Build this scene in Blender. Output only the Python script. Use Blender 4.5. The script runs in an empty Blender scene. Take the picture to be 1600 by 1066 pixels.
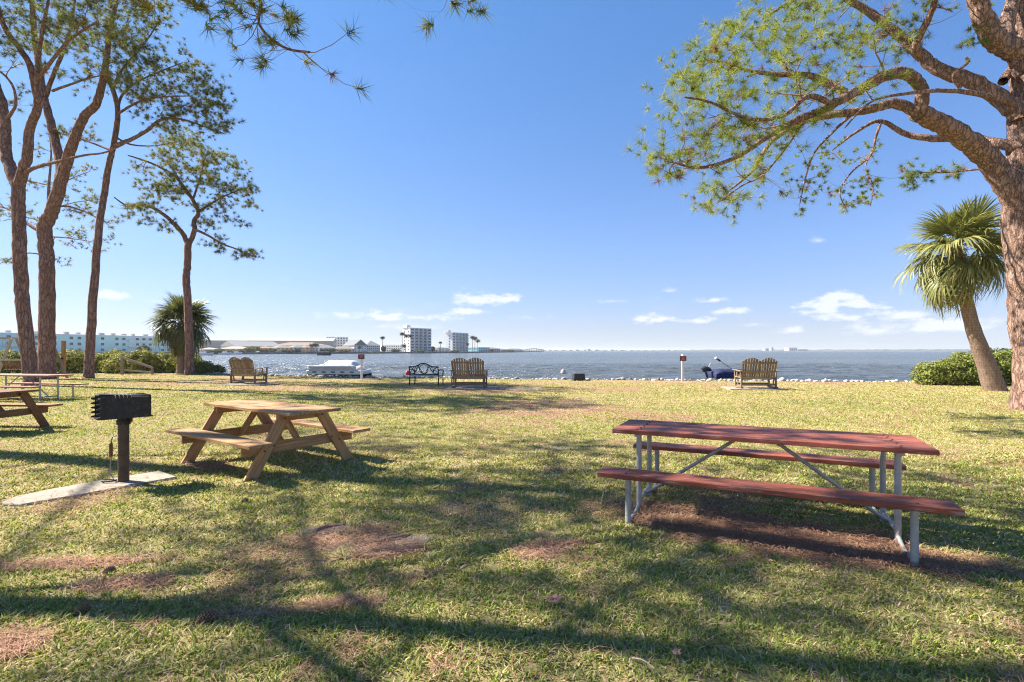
import bpy, bmesh, math, random
import numpy as np
from mathutils import Vector, Matrix

scene = bpy.context.scene
COL = scene.collection
R = math.radians
F, EYE, HZ = 800.0, 1.5, 548.0            # focal length in photo pixels, eye height, horizon row

# ------------------------------------------------------------------ camera, sky, sun, exposure
cam_d = bpy.data.cameras.new('camera')
cam = bpy.data.objects.new('camera', cam_d)
COL.objects.link(cam)
cam.location = (0, 0, EYE)
cam.rotation_euler = (R(90), 0, 0)
cam_d.sensor_width = 36
cam_d.lens = 18
cam_d.shift_y = 15 / 1600
cam_d.clip_start = 0.05
cam_d.clip_end = 30000
scene.camera = cam

SUN_TO = Vector((-0.98, 0.30, 1.0)).normalized()      # towards the sun
SUN_EL = math.asin(SUN_TO.z)
SUN_AZ = math.atan2(SUN_TO.x, SUN_TO.y)               # clockwise from +Y
sun_d = bpy.data.lights.new('sun', 'SUN')
sun_d.energy = 5.0
sun_d.angle = R(0.5)
sun_d.color = (1.0, 0.925, 0.80)
sun = bpy.data.objects.new('sun', sun_d)
COL.objects.link(sun)
sun.rotation_euler = SUN_TO.to_track_quat('Z', 'Y').to_euler()

scene.view_settings.view_transform = 'Standard'
scene.view_settings.look = 'None'
scene.view_settings.gamma = 1
scene.view_settings.exposure = 1.62
scene.view_settings.use_curve_mapping = False
scene.render.engine = 'CYCLES'
scene.cycles.use_denoising = True
scene.cycles.denoiser = 'OPENIMAGEDENOISE'
scene.cycles.denoising_input_passes = 'RGB_ALBEDO_NORMAL'
scene.cycles.denoising_prefilter = 'NONE'
scene.cycles.sample_clamp_direct = 8.0
scene.cycles.pixel_filter_type = 'BLACKMAN_HARRIS'
scene.cycles.filter_width = 1.15
scene.cycles.sample_clamp_indirect = 4.0
scene.cycles.max_bounces = 6
scene.cycles.transparent_max_bounces = 6


def node(nt, typ, props=None, ins=None, **kw):
    n = nt.nodes.new(typ)
    for k, v in (props or {}).items():
        setattr(n, k, v)
    items = list((ins or {}).items()) + [(k.replace('_', ' '), v) for k, v in kw.items()]
    for k, v in items:
        s = n.inputs[k]
        if isinstance(v, bpy.types.NodeSocket):
            nt.links.new(v, s)
        elif isinstance(v, bpy.types.Node):
            nt.links.new(v.outputs[0], s)
        else:
            s.default_value = v
    return n


def mth(nt, op, a, b=0.0, c=None, clamp=False):
    ins = {0: a, 1: b}
    if c is not None:
        ins[2] = c
    return node(nt, 'ShaderNodeMath', {'operation': op, 'use_clamp': clamp}, ins).outputs[0]


def ramp(nt, fac, stops, interp='LINEAR'):
    n = node(nt, 'ShaderNodeValToRGB', None, {0: fac})
    cr = n.color_ramp
    cr.interpolation = interp
    while len(cr.elements) < len(stops):
        cr.elements.new(0.5)
    for e, (p, c) in zip(cr.elements, stops):
        e.position = p
        e.color = (c[0], c[1], c[2], 1) if not isinstance(c, (int, float)) else (c, c, c, 1)
    return n.outputs[0]


def mixc(nt, fac, a, b, mode='MIX'):
    n = nt.nodes.new('ShaderNodeMix')
    n.data_type = 'RGBA'
    n.blend_type = mode
    for i, v in ((0, fac), (6, a), (7, b)):
        s = n.inputs[i]
        if isinstance(v, bpy.types.NodeSocket):
            nt.links.new(v, s)
        elif isinstance(v, (int, float)):
            s.default_value = v
        else:
            s.default_value = (v[0], v[1], v[2], 1)
    return n.outputs[2]


world = bpy.data.worlds.new('World')
scene.world = world
world.use_nodes = True
wt = world.node_tree
wt.nodes.clear()
sky = node(wt, 'ShaderNodeTexSky', {'sky_type': 'NISHITA', 'sun_disc': False, 'sun_elevation': SUN_EL,
                                    'sun_rotation': SUN_AZ, 'altitude': 0, 'air_density': 1.0,
                                    'dust_density': 0.08, 'ozone_density': 1.6})
tc = node(wt, 'ShaderNodeTexCoord')
sx = node(wt, 'ShaderNodeSeparateXYZ', None, {0: tc.outputs['Generated']})
az = mth(wt, 'ARCTAN2', sx.outputs[0], sx.outputs[1])
el = mth(wt, 'ARCSINE', sx.outputs[2])
# scattered fair-weather cumulus low over the bay: every cloud an ellipse in azimuth and elevation,
# frayed by noise; the same band of noise clouds goes on all round the horizon
CLOUDS = [(1322, 470, 62, 15, 1.0), (1330, 492, 60, 10, .7), (1385, 512, 90, 12, .55), (1475, 505, 75, 15, .85),
          (1098, 498, 42, 11, .8), (1029, 497, 30, 9, .85), (1113, 467, 24, 7, .7), (1142, 485, 30, 7, .6),
          (752, 466, 44, 14, .8), (692, 493, 28, 9, .7), (596, 490, 34, 12, .8), (540, 490, 36, 10, .65),
          (168, 459, 26, 8, .6), (1045, 453, 14, 5, .5), (1235, 515, 30, 6, .6), (1555, 497, 40, 10, .5),
          (738, 484, 30, 7, .75), (1278, 374, 10, 6, .25), (240, 470, 14, 4, .3), (650, 510, 60, 6, .4), (1300, 484, 50, 6, .6), (1420, 490, 44, 8, .6), (1180, 505, 40, 6, .45), (820, 495, 30, 5, .35), (960, 470, 18, 4, .4)]
cvec = node(wt, 'ShaderNodeCombineXYZ', None, {0: mth(wt, 'MULTIPLY', az, 1.0), 1: mth(wt, 'MULTIPLY', el, 2.2), 2: 3.1})
cn = node(wt, 'ShaderNodeTexNoise', None, Vector=cvec, Scale=24.0, Detail=7.0, Roughness=0.6)
nz = mth(wt, 'SUBTRACT', cn.outputs[0], 0.5)
total = None
for (cx, cy, w, h, s) in CLOUDS:
    a0 = math.atan((cx - 800) / F)
    e0 = math.atan((HZ - cy) / F * math.cos(a0))
    da = 1.22 * w / F * math.cos(a0) ** 2
    de = 1.25 * h / F * math.cos(a0)
    u = mth(wt, 'MULTIPLY', mth(wt, 'SUBTRACT', az, a0), 1 / da)
    v = mth(wt, 'MULTIPLY', mth(wt, 'SUBTRACT', el, e0 - de * .3), 1 / de)
    vv = mth(wt, 'MAXIMUM', v, mth(wt, 'MULTIPLY', v, -1.8))          # flat undersides
    d = mth(wt, 'ADD', mth(wt, 'MULTIPLY', u, u), mth(wt, 'MULTIPLY', vv, vv))
    b = mth(wt, 'SUBTRACT', 1.0, mth(wt, 'SQRT', d))
    b = mth(wt, 'MULTIPLY', mth(wt, 'MULTIPLY_ADD', nz, 4.0, b), s * 1.5, clamp=True)
    total = b if total is None else mth(wt, 'MAXIMUM', total, b)
gn = node(wt, 'ShaderNodeTexNoise', None, Vector=cvec, Scale=7.0, Detail=6.0, Roughness=0.62)
band = ramp(wt, mth(wt, 'MULTIPLY', el, 1 / 0.3), [(0.05, 0), (0.16, 1), (0.34, 1), (0.6, 0)])
gen = mth(wt, 'MULTIPLY', mth(wt, 'MULTIPLY', mth(wt, 'SUBTRACT', gn.outputs[0], 0.60), 4.0, clamp=True), band)
total = mth(wt, 'MAXIMUM', total, mth(wt, 'MULTIPLY', gen, 0.6))
total = node(wt, 'ShaderNodeMapRange', {'interpolation_type': 'SMOOTHSTEP'}, {0: total}).outputs[0]
tint = ramp(wt, mth(wt, 'MULTIPLY', el, 1 / .62), [(0, (.42, .51, .86)), (.07, (.435, .475, .74)), (.3, (.485, .575, .90)), (1, (.40, .645, .99))])
tint = mixc(wt, 1.0, tint, (1.6, 1.6, 1.6), 'MULTIPLY')          # clean blue air: less yellow at the horizon than the model gives
clear = mixc(wt, 1.0, sky.outputs[0], tint, 'MULTIPLY')          # polarised deep blue of the clear air
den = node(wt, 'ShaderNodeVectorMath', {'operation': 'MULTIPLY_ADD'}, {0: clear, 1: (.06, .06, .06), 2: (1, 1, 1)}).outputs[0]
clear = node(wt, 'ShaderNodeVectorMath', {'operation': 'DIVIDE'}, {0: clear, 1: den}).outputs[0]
clear = node(wt, 'ShaderNodeVectorMath', {'operation': 'SCALE'}, {0: clear, 'Scale': 1.15}).outputs[0]      # gentle shoulder on the sky colour, evening out the glow on the sun's side
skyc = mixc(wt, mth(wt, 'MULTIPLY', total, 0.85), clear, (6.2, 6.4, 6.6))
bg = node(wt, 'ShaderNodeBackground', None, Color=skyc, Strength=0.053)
wo = node(wt, 'ShaderNodeOutputWorld', None, Surface=bg.outputs[0])


# ------------------------------------------------------------------ small tools
def P(px, py, Y):
    return Vector(((px - 800) / F * Y, Y, EYE + (HZ - py) / F * Y))


def G(px, py, z=0.0):
    Y = (EYE - z) * F / (py - HZ)
    return Vector(((px - 800) / F * Y, Y, z))


def tag(o, label=None, cat=None, group=None, kind=None):
    if label: o['label'] = label
    if cat: o['category'] = cat
    if group: o['group'] = group
    if kind: o['kind'] = kind
    return o


def empty(name, loc, rz=0.0, label=None, cat=None, group=None):
    o = bpy.data.objects.new(name, None)
    COL.objects.link(o)
    o.location = loc
    o.rotation_euler = (0, 0, rz)
    o.empty_display_size = 0.2
    return tag(o, label, cat, group)


def link(name, me, mat=None, parent=None):
    o = bpy.data.objects.new(name, me)
    COL.objects.link(o)
    if parent: o.parent = parent
    if mat and not me.materials: me.materials.append(mat)
    return o


def copy_tree(o, parent=None):
    c = o.copy()
    COL.objects.link(c)
    c.parent = parent
    for ch in list(o.children):
        copy_tree(ch, c)
    return c


class MB:
    """collects simple shapes into one mesh"""
    def __init__(s):
        s.v, s.f = [], []

    def add(s, v, f):
        n = len(s.v)
        s.v += [tuple(p) for p in v]
        s.f += [tuple(i + n for i in q) for q in f]
        return s

    def box(s, c, d, rz=0.0, m=None):
        x, y, z = d[0] / 2, d[1] / 2, d[2] / 2
        pts = [Vector((a, b, e)) for e in (-z, z) for a, b in ((-x, -y), (x, -y), (x, y), (-x, y))]
        if rz: pts = [Matrix.Rotation(rz, 3, 'Z') @ p for p in pts]
        if m is not None: pts = [m @ p for p in pts]
        c = Vector(c)
        return s.add([p + c for p in pts], [(3, 2, 1, 0), (4, 5, 6, 7), (0, 1, 5, 4), (1, 2, 6, 5), (2, 3, 7, 6), (3, 0, 4, 7)])

    def tube(s, pts, r, n=8, cap=True, squash=None):
        pts = [Vector(p) for p in pts]
        rr = r if isinstance(r, (list, tuple)) else [r] * len(pts)
        up = None
        V, Fc = [], []
        for i, p in enumerate(pts):
            t = (pts[min(i + 1, len(pts) - 1)] - pts[max(i - 1, 0)]).normalized()
            if up is None:
                up = t.orthogonal().normalized()
            up = (up - t * up.dot(t)).normalized()
            w = t.cross(up)
            for k in range(n):
                a = 2 * math.pi * k / n
                V.append(p + (up * math.cos(a) + w * math.sin(a)) * rr[i])
        for i in range(len(pts) - 1):
            for k in range(n):
                Fc.append((i * n + k, i * n + (k + 1) % n, (i + 1) * n + (k + 1) % n, (i + 1) * n + k))
        if cap:
            Fc.append(tuple(range(n - 1, -1, -1)))
            Fc.append(tuple((len(pts) - 1) * n + k for k in range(n)))
        return s.add(V, Fc)

    def lathe(s, prof, n=16, c=(0, 0, 0)):
        V, Fc = [], []
        for (r, z) in prof:
            for k in range(n):
                a = 2 * math.pi * k / n
                V.append((c[0] + r * math.cos(a), c[1] + r * math.sin(a), c[2] + z))
        for i in range(len(prof) - 1):
            for k in range(n):
                Fc.append((i * n + k, i * n + (k + 1) % n, (i + 1) * n + (k + 1) % n, (i + 1) * n + k))
        Fc.append(tuple(range(n - 1, -1, -1)))
        Fc.append(tuple((len(prof) - 1) * n + k for k in range(n)))
        return s.add(V, Fc)

    def prism(s, poly, z0, z1):
        """poly is a list of (x, y); extruded in z"""
        n = len(poly)
        V = [(x, y, z0) for x, y in poly] + [(x, y, z1) for x, y in poly]
        return s.add(V, [tuple(range(n - 1, -1, -1)), tuple(range(n, 2 * n))] + [(i, (i + 1) % n, n + (i + 1) % n, n + i) for i in range(n)])

    def loft(s, rings, closed=True, caps=True):
        n = len(rings[0])
        V = [p for r in rings for p in r]
        Fc = []
        for i in range(len(rings) - 1):
            for k in range(n if closed else n - 1):
                Fc.append((i * n + k, i * n + (k + 1) % n, (i + 1) * n + (k + 1) % n, (i + 1) * n + k))
        if caps and closed:
            Fc.append(tuple(range(n - 1, -1, -1)))
            Fc.append(tuple((len(rings) - 1) * n + k for k in range(n)))
        return s.add(V, Fc)

    def mesh(s, name, smooth=False, bevel=0.0, auto=None):
        me = bpy.data.meshes.new(name)
        me.from_pydata(s.v, [], s.f)
        bm = bmesh.new()
        bm.from_mesh(me)
        bmesh.ops.recalc_face_normals(bm, faces=bm.faces)
        if bevel:
            es = [e for e in bm.edges if len(e.link_faces) == 2 and e.calc_face_angle(0) > 0.5]
            bmesh.ops.bevel(bm, geom=es, offset=bevel, segments=1, affect='EDGES', profile=0.5)
        bm.to_mesh(me)
        bm.free()
        if smooth:
            me.shade_smooth()
            if auto:
                me.set_sharp_from_angle(angle=R(auto))
        return me

    def build(s, name, mat=None, parent=None, smooth=False, bevel=0.0, auto=None):
        return link(name, s.mesh(name, smooth, bevel, auto), mat, parent)


_boards = {}


def board_mesh(L, w, t, bev, mat):
    k = (round(L, 3), round(w, 3), round(t, 3), bev, mat.name)
    if k not in _boards:
        me = MB().box((0, 0, 0), (L, w, t)).mesh('board', bevel=bev)
        me.materials.append(mat)
        _boards[k] = me
    return _boards[k]


def board(name, parent, p0, p1, w, t, mat, up=(0, 0, 1), bev=0.004):
    """a sawn board from p0 to p1, its own object: grain runs along its local x"""
    p0, p1 = Vector(p0), Vector(p1)
    x = (p1 - p0).normalized()
    z = Vector(up)
    z = (z - x * z.dot(x)).normalized()
    y = z.cross(x)
    o = link(name, board_mesh((p1 - p0).length, w, t, bev, mat), None, parent)
    m = Matrix((x, y, z)).transposed().to_4x4()
    m.translation = (p0 + p1) / 2
    o.matrix_local = m
    return o


def np_mesh(name, verts, faces_flat, nper, mat, tint=None, tint_name='tint', smooth=False):
    """fast mesh from numpy arrays; faces all have nper corners"""
    me = bpy.data.meshes.new(name)
    nv, nf = len(verts), len(faces_flat) // nper
    me.vertices.add(nv)
    me.vertices.foreach_set('co', np.asarray(verts, np.float32).ravel())
    me.loops.add(nf * nper)
    me.loops.foreach_set('vertex_index', np.asarray(faces_flat, np.int32))
    me.polygons.add(nf)
    me.polygons.foreach_set('loop_start', np.arange(nf, dtype=np.int32) * nper)
    if tint is not None:
        a = me.attributes.new(tint_name, 'FLOAT_COLOR', 'POINT')
        c = np.ones((nv, 4), np.float32)
        c[:, :3] = tint
        a.data.foreach_set('color', c.ravel())
    me.update(calc_edges=True)
    if smooth: me.shade_smooth()
    me.materials.append(mat)
    return me


# value noise in numpy, for where things grow
_perm = np.random.RandomState(7).rand(256, 256)


def vnoise(x, y, s, seed=0):
    x = np.asarray(x, float) / s + 17.3 * seed + 500
    y = np.asarray(y, float) / s + 9.1 * seed + 500
    xi, yi = np.floor(x).astype(int), np.floor(y).astype(int)
    fx, fy = x - xi, y - yi
    fx, fy = fx * fx * (3 - 2 * fx), fy * fy * (3 - 2 * fy)
    g = lambda a, b: _perm[a % 256, b % 256]
    return (g(xi, yi) * (1 - fx) + g(xi + 1, yi) * fx) * (1 - fy) + (g(xi, yi + 1) * (1 - fx) + g(xi + 1, yi + 1) * fx) * fy


def fbm(x, y, s, seed=0, o=4):
    t, a, n = 0, 1, 0
    for i in range(o):
        t = t + a * vnoise(x, y, s / 2 ** i, seed + i)
        n += a
        a *= .55
    return t / n


# ------------------------------------------------------------------ materials
MATS = {}


def material(name, rough=0.8, spec=0.3, metallic=0.0):
    m = bpy.data.materials.new(name)
    m.use_nodes = True
    nt = m.node_tree
    b = nt.nodes['Principled BSDF']
    b.inputs['Roughness'].default_value = rough
    b.inputs['Specular IOR Level'].default_value = spec
    b.inputs['Metallic'].default_value = metallic
    MATS[name] = m
    return m, nt, b


def setc(nt, b, sock, name='Base Color'):
    nt.links.new(sock, b.inputs[name])


def bump(nt, b, h, strength=0.5, dist=0.01):
    n = node(nt, 'ShaderNodeBump', None, Height=h, Strength=strength, Distance=dist)
    nt.links.new(n.outputs[0], b.inputs['Normal'])
    return n


def coords(nt, scale=(1, 1, 1), kind='Object'):
    t = node(nt, 'ShaderNodeTexCoord')
    return node(nt, 'ShaderNodeMapping', None, Vector=t.outputs[kind], Scale=scale).outputs[0]


def m_wood(name, c1, c2, c3, rough=0.75, wear=None, spec=0.25, vary=.45):
    """grain along local x, every board its own shade"""
    m, nt, b = material(name, rough, spec)
    oi = node(nt, 'ShaderNodeObjectInfo')
    off = node(nt, 'ShaderNodeCombineXYZ', None, {0: mth(nt, 'MULTIPLY', oi.outputs['Random'], 40), 1: mth(nt, 'MULTIPLY', oi.outputs['Random'], 17), 2: 0.0})
    base = node(nt, 'ShaderNodeTexCoord').outputs['Object']
    vec = node(nt, 'ShaderNodeVectorMath', {'operation': 'ADD'}, {0: base, 1: off.outputs[0]}).outputs[0]
    v1 = node(nt, 'ShaderNodeMapping', None, Vector=vec, Scale=(1.2, 30, 30)).outputs[0]
    v2 = node(nt, 'ShaderNodeMapping', None, Vector=vec, Scale=(3, 9, 9)).outputs[0]
    g = node(nt, 'ShaderNodeTexNoise', None, Vector=v1, Scale=2.0, Detail=6.0, Roughness=0.65, Distortion=0.6)
    p = node(nt, 'ShaderNodeTexNoise', None, Vector=v2, Scale=1.0, Detail=4.0)
    col = ramp(nt, g.outputs[0], [(0.3, c1), (0.55, c2), (0.75, c3)])
    shade = mth(nt, 'MULTIPLY_ADD', oi.outputs['Random'], vary, 1 - vary * .6)
    sh = mth(nt, 'MULTIPLY', shade, mth(nt, 'MULTIPLY_ADD', p.outputs[0], 0.6, 0.72))
    col = mixc(nt, 1.0, col, node(nt, 'ShaderNodeCombineColor', None, {0: sh, 1: sh, 2: sh}).outputs[0], 'MULTIPLY')
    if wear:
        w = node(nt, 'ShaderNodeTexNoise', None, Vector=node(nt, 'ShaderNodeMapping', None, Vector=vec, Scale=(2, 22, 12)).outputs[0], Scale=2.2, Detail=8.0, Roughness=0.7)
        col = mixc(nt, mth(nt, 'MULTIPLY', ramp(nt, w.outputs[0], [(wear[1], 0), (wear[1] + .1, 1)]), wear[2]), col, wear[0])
    setc(nt, b, col)
    bump(nt, b, g.outputs[0], 0.35, 0.004)
    return m


def m_plain(name, c, rough=0.6, spec=0.3, metallic=0.0, var=0.25, scale=6.0, bmp=0.0, bscale=60, dirt=None):
    m, nt, b = material(name, rough, spec, metallic)
    v = coords(nt)
    n = node(nt, 'ShaderNodeTexNoise', None, Vector=v, Scale=scale, Detail=6.0, Roughness=0.6)
    lo = tuple(x * (1 - var) for x in c)
    hi = tuple(min(1, x * (1 + var)) for x in c)
    col = ramp(nt, n.outputs[0], [(0.3, lo), (0.7, hi)])
    if dirt:
        d = node(nt, 'ShaderNodeTexNoise', None, Vector=v, Scale=scale * 2.3, Detail=8.0, Roughness=0.7)
        col = mixc(nt, ramp(nt, d.outputs[0], [(dirt[1], 0), (dirt[1] + .12, 1)]), col, dirt[0])
    setc(nt, b, col)
    if bmp:
        k = node(nt, 'ShaderNodeTexNoise', None, Vector=v, Scale=float(bscale), Detail=5.0)
        bump(nt, b, k.outputs[0], bmp, 0.01)
    return m


def m_leaf(name, trans=0.35, rough=0.6, gain=1.0):
    """coloured by the leaf's own tint; light comes through from behind"""
    m = bpy.data.materials.new(name)
    m.use_nodes = True
    nt = m.node_tree
    nt.nodes.clear()
    a = node(nt, 'ShaderNodeAttribute', {'attribute_name': 'tint'})
    p = node(nt, 'ShaderNodeBsdfPrincipled', None, {'Base Color': a.outputs['Color'], 'Roughness': rough, 'Specular IOR Level': 0.25})
    tcol = mixc(nt, 1.0, a.outputs['Color'], (1.25 * gain, 1.2 * gain, 0.6 * gain), 'MULTIPLY')
    t = node(nt, 'ShaderNodeBsdfTranslucent', None, Color=tcol)
    mx = node(nt, 'ShaderNodeMixShader', None, {0: trans, 1: p.outputs[0], 2: t.outputs[0]})
    node(nt, 'ShaderNodeOutputMaterial', None, Surface=mx.outputs[0])
    MATS[name] = m
    return m


def m_bark(name, plate, plate2, crack, sc=8.5, depth=0.06):
    """flaky plates, taller than wide, broken up by finer scales"""
    m, nt, b = material(name, 0.95, 0.1)
    v = coords(nt, (1, 1, 0.24))
    wob = node(nt, 'ShaderNodeTexNoise', None, Vector=v, Scale=sc * .9, Detail=5.0, Roughness=0.6)
    wv = node(nt, 'ShaderNodeVectorMath', {'operation': 'MULTIPLY_ADD'}, {0: wob.outputs['Color'], 1: (.30, .30, .20), 2: v}).outputs[0]
    vo = node(nt, 'ShaderNodeTexVoronoi', {'feature': 'DISTANCE_TO_EDGE'}, Vector=wv, Scale=sc)
    ce = node(nt, 'ShaderNodeTexVoronoi', None, Vector=wv, Scale=sc)
    v2 = node(nt, 'ShaderNodeTexVoronoi', None, Vector=wv, Scale=sc * 2.7)
    fine = node(nt, 'ShaderNodeTexNoise', None, Vector=v, Scale=sc * 5, Detail=7.0, Roughness=0.75)
    big = node(nt, 'ShaderNodeTexNoise', None, Vector=v, Scale=2.2, Detail=4.0)
    cs = node(nt, 'ShaderNodeSeparateColor', None, {0: ce.outputs['Color']})
    fac = mth(nt, 'ADD', mth(nt, 'MULTIPLY', cs.outputs[0], .6), mth(nt, 'MULTIPLY', big.outputs[0], .5))
    col = mixc(nt, fac, plate, plate2)
    col = mixc(nt, ramp(nt, fine.outputs[0], [(.36, .7), (.60, 0)]), col, crack)
    k = ramp(nt, mth(nt, 'MULTIPLY_ADD', fine.outputs[0], .14, vo.outputs['Distance']), [(0.045, .12), (0.15, 1)])
    col = mixc(nt, k, crack, col)
    setc(nt, b, col)
    h = mth(nt, 'ADD', ramp(nt, vo.outputs['Distance'], [(0, 0), (0.16, 1)]), mth(nt, 'ADD', mth(nt, 'MULTIPLY', fine.outputs[0], 0.7), mth(nt, 'MULTIPLY', v2.outputs['Distance'], -.5)))
    bump(nt, b, h, 1.0, depth)
    return m


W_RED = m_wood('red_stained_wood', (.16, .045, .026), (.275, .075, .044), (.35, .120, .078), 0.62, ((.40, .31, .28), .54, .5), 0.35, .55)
W_FADED = m_wood('faded_red_wood', (.26, .10, .075), (.38, .20, .165), (.47, .30, .25), 0.8)
W_PINE = m_wood('treated_pine_boards', (.27, .125, .045), (.44, .24, .105), (.58, .375, .20), 0.75, ((.40, .33, .26), .53, .6))
W_PINEDARK = m_wood('weathered_brown_boards', (.13, .062, .028), (.22, .11, .055), (.30, .17, .095), 0.8, ((.33, .28, .23), .55, .5))
W_TEAK = m_wood('weathered_teak', (.14, .097, .06), (.28, .205, .13), (.44, .355, .26), 0.85, None, .25, .55)
W_GREY = m_wood('grey_weathered_timber', (.24, .19, .15), (.36, .30, .24), (.46, .40, .33), 0.9)
GALV = m_plain('galvanised_pipe', (.40, .40, .39), 0.5, 0.5, 0.25, 0.2, 14, 0.1, 80, ((.30, .26, .22), .62))
BLACKM = m_plain('black_iron', (.022, .021, .020), 0.55, 0.4, 0.0, 0.4, 12, 0.3, 60, ((.11, .055, .030), .55))
RUSTP = m_plain('rusty_green_post', (.085, .060, .038), 0.7, 0.3, 0.0, 0.35, 9, 0.3, 70, ((.16, .07, .03), .56))
CONC = m_plain('concrete', (.31, .27, .22), 0.9, 0.2, 0.0, 0.16, 5, 0.35, 90, ((.17, .14, .105), .54))
WHITE = m_plain('white_paint', (.66, .645, .62), 0.5, 0.35, 0, 0.06, 5)
CANVAS = m_plain('cream_canvas', (.70, .67, .60), 0.85, 0.2, 0, 0.08, 3)
NAVY = m_plain('navy_canvas', (.020, .026, .075), 0.75, 0.25, 0, 0.3, 5)
SIGNRED = m_plain('maroon_sign', (.14, .045, .045), 0.5, 0.35, 0, 0.15, 20)
GREYP = m_plain('grey_vinyl', (.40, .39, .38), 0.6, 0.3, 0, 0.1, 4)
DARK = m_plain('dark_plastic', (.025, .027, .03), 0.45, 0.4, 0, 0.3, 5)
REDB = m_plain('red_plastic', (.55, .05, .045), 0.4, 0.4, 0, 0.15, 5)
PINKB = m_plain('faded_pink_plastic', (.60, .26, .23), 0.5, 0.4, 0, 0.15, 5)
GREENH = m_plain('green_rubber', (.03, .13, .08), 0.5, 0.4, 0, 0.2, 8)
STEEL = m_plain('bare_steel', (.30, .27, .24), 0.45, 0.5, 0.7, 0.2, 20)
BARK = m_bark('pine_bark', (.62, .37, .265), (.47, .345, .285), (.11, .052, .036), 9.5)
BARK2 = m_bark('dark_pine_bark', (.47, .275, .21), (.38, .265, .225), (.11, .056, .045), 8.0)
TWIG = m_plain('twig_bark', (.25, .16, .115), 0.95, 0.1, 0, 0.35, 9, 0.4, 50)
NEEDLE = m_leaf('pine_needles', 0.35)
BLADE = m_leaf('grass_blades', 0.30, 0.7, 1.15)
STRAW = m_leaf('dead_needles', 0.05, 0.9)
FROND = m_leaf('palm_leaf', 0.25, 0.42)
LEAF = m_leaf('hedge_leaf', 0.25, 0.65)
FARLEAF = m_leaf('distant_foliage', 0.15, 0.8)


# ------------------------------------------------------------------ the setting: lawn, water, far shore
SH_X = np.array([-400, -60, -34, -25, -16, -8, 0, 8, 15, 22, 30, 60, 400], float)
SH_Y = np.array([60, 52, 42, 36.5, 31, 28.8, 27.2, 26, 25, 24.4, 23.6, 22, 20], float)
WATER_Z = -0.8


def shore_y(x):
    return np.interp(x, SH_X, SH_Y)


def ell(x, y, cx, cy, rx, ry, rot=0.0):
    c, s = math.cos(rot), math.sin(rot)
    u = ((x - cx) * c + (y - cy) * s) / rx
    v = (-(x - cx) * s + (y - cy) * c) / ry
    return np.clip(1.6 - np.sqrt(u * u + v * v) * 1.6 + .0, 0, 1)


STRAW_SPOTS = [(2.05, 4.20, 1.75, .62, R(-25)), (2.75, 3.75, 1.0, .45, R(-25)), (1.45, 4.75, .9, .5, R(-25)), (-3.1, 3.6, .9, .16, .1), (-2.5, 3.3, .5, .16, 0),
               (-1.3, 4.15, .7, .35, .3), (-.9, 3.85, .5, .25, .2), (.8, 13.5, 2.6, 3.6, 0), (-1.2, 19.5, 4.2, 2.4, 0),
               (3.2, 11.5, 1.4, 1.3, 0), (-9, 20.5, 4.2, 2.2, 0), (-14, 24, 7, 2.6, .3), (3.5, 20, 3.2, 1.6, 0), (13.3, 13, 1.5, 1.2, 0), (-3.9, 6.6, .5, .35, R(-34)),
               (-20.7, 22, 2, 1.6, 0), (-24, 28, 4, 2, 0), (9.5, 21.6, 2.6, 1.3, 0), (-2.6, 2.62, .35, .14, 0), (-1.05, 3.0, .5, .12, .2),
               (.35, 3.9, .5, .2, .5), (3.3, 2.75, .35, .12, 0)]
SAND_SPOTS = [(-1.55, 4.28, .30, .17, .2), (-1.02, 3.98, .34, .20, .35), (-.75, 4.12, .2, .1, 0), (-.3, 20.4, 2.2, .8, 0), (-25, 33.4, 7, .7, 0.05)]


def straw(x, y):
    m = np.zeros_like(x)
    for a in STRAW_SPOTS:
        m = np.maximum(m, ell(x, y, *a))
    n = fbm(x, y, 0.5, 3) * .55 + vnoise(x, y, .13, 77) * .30 + vnoise(x, y, .045, 78) * .15
    m = np.clip((m * np.interp(y, [7, 10], [1, .82]) + (n - .5) * 2.4 - .32) * 1.9, 0, 1)
    sc = np.clip((fbm(x, y, 1.3, 11) - .60) * 5, 0, 1) * .45          # odd scraps elsewhere
    edge = np.clip(1.25 - (shore_y(x) - y - .2) / np.interp(x, [-12, 2, 8], [9, 8, 4.5]), 0, 1) * np.clip((fbm(x, y * 2.2, 2.2, 5) - .33) * 3, 0, 1) * .85
    return np.maximum(np.maximum(m, sc), edge)


def sandy(x, y):
    m = np.zeros_like(x)
    for a in SAND_SPOTS:
        m = np.maximum(m, ell(x, y, *a))
    return np.clip((m + (fbm(x, y, 0.3, 21) - .5) * 1.2 - .2) * 2.5, 0, 1)


def ground_z(x, y):
    d = y - shore_y(x)
    z = (fbm(x, y, 3.0, 31) - .5) * .035
    drop = np.clip((d + .2) / 2.6, 0, 1)
    return z * np.clip(-d, 0, 1) - 1.9 * drop ** .8 * (drop > 0)


xs = np.concatenate([-np.geomspace(400, 34, 24), np.arange(-33.5, 33.6, .25), np.geomspace(34, 400, 24)])
ys = np.concatenate([-np.geomspace(120, 3, 14), np.arange(-2.5, 8, .12), np.arange(8, 46, .25), np.geomspace(47, 90, 10)])
gx, gy = np.meshgrid(xs, ys)
gz = ground_z(gx, gy)
nx, ny = len(xs), len(ys)
idx = np.arange(nx * ny).reshape(ny, nx)
fq = np.stack([idx[:-1, :-1], idx[:-1, 1:], idx[1:, 1:], idx[1:, :-1]], -1).reshape(-1)
soil = np.stack([straw(gx, gy).ravel(), sandy(gx, gy).ravel(), np.clip((gy - shore_y(gx)).ravel() + .4, 0, 1)], 1)

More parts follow.
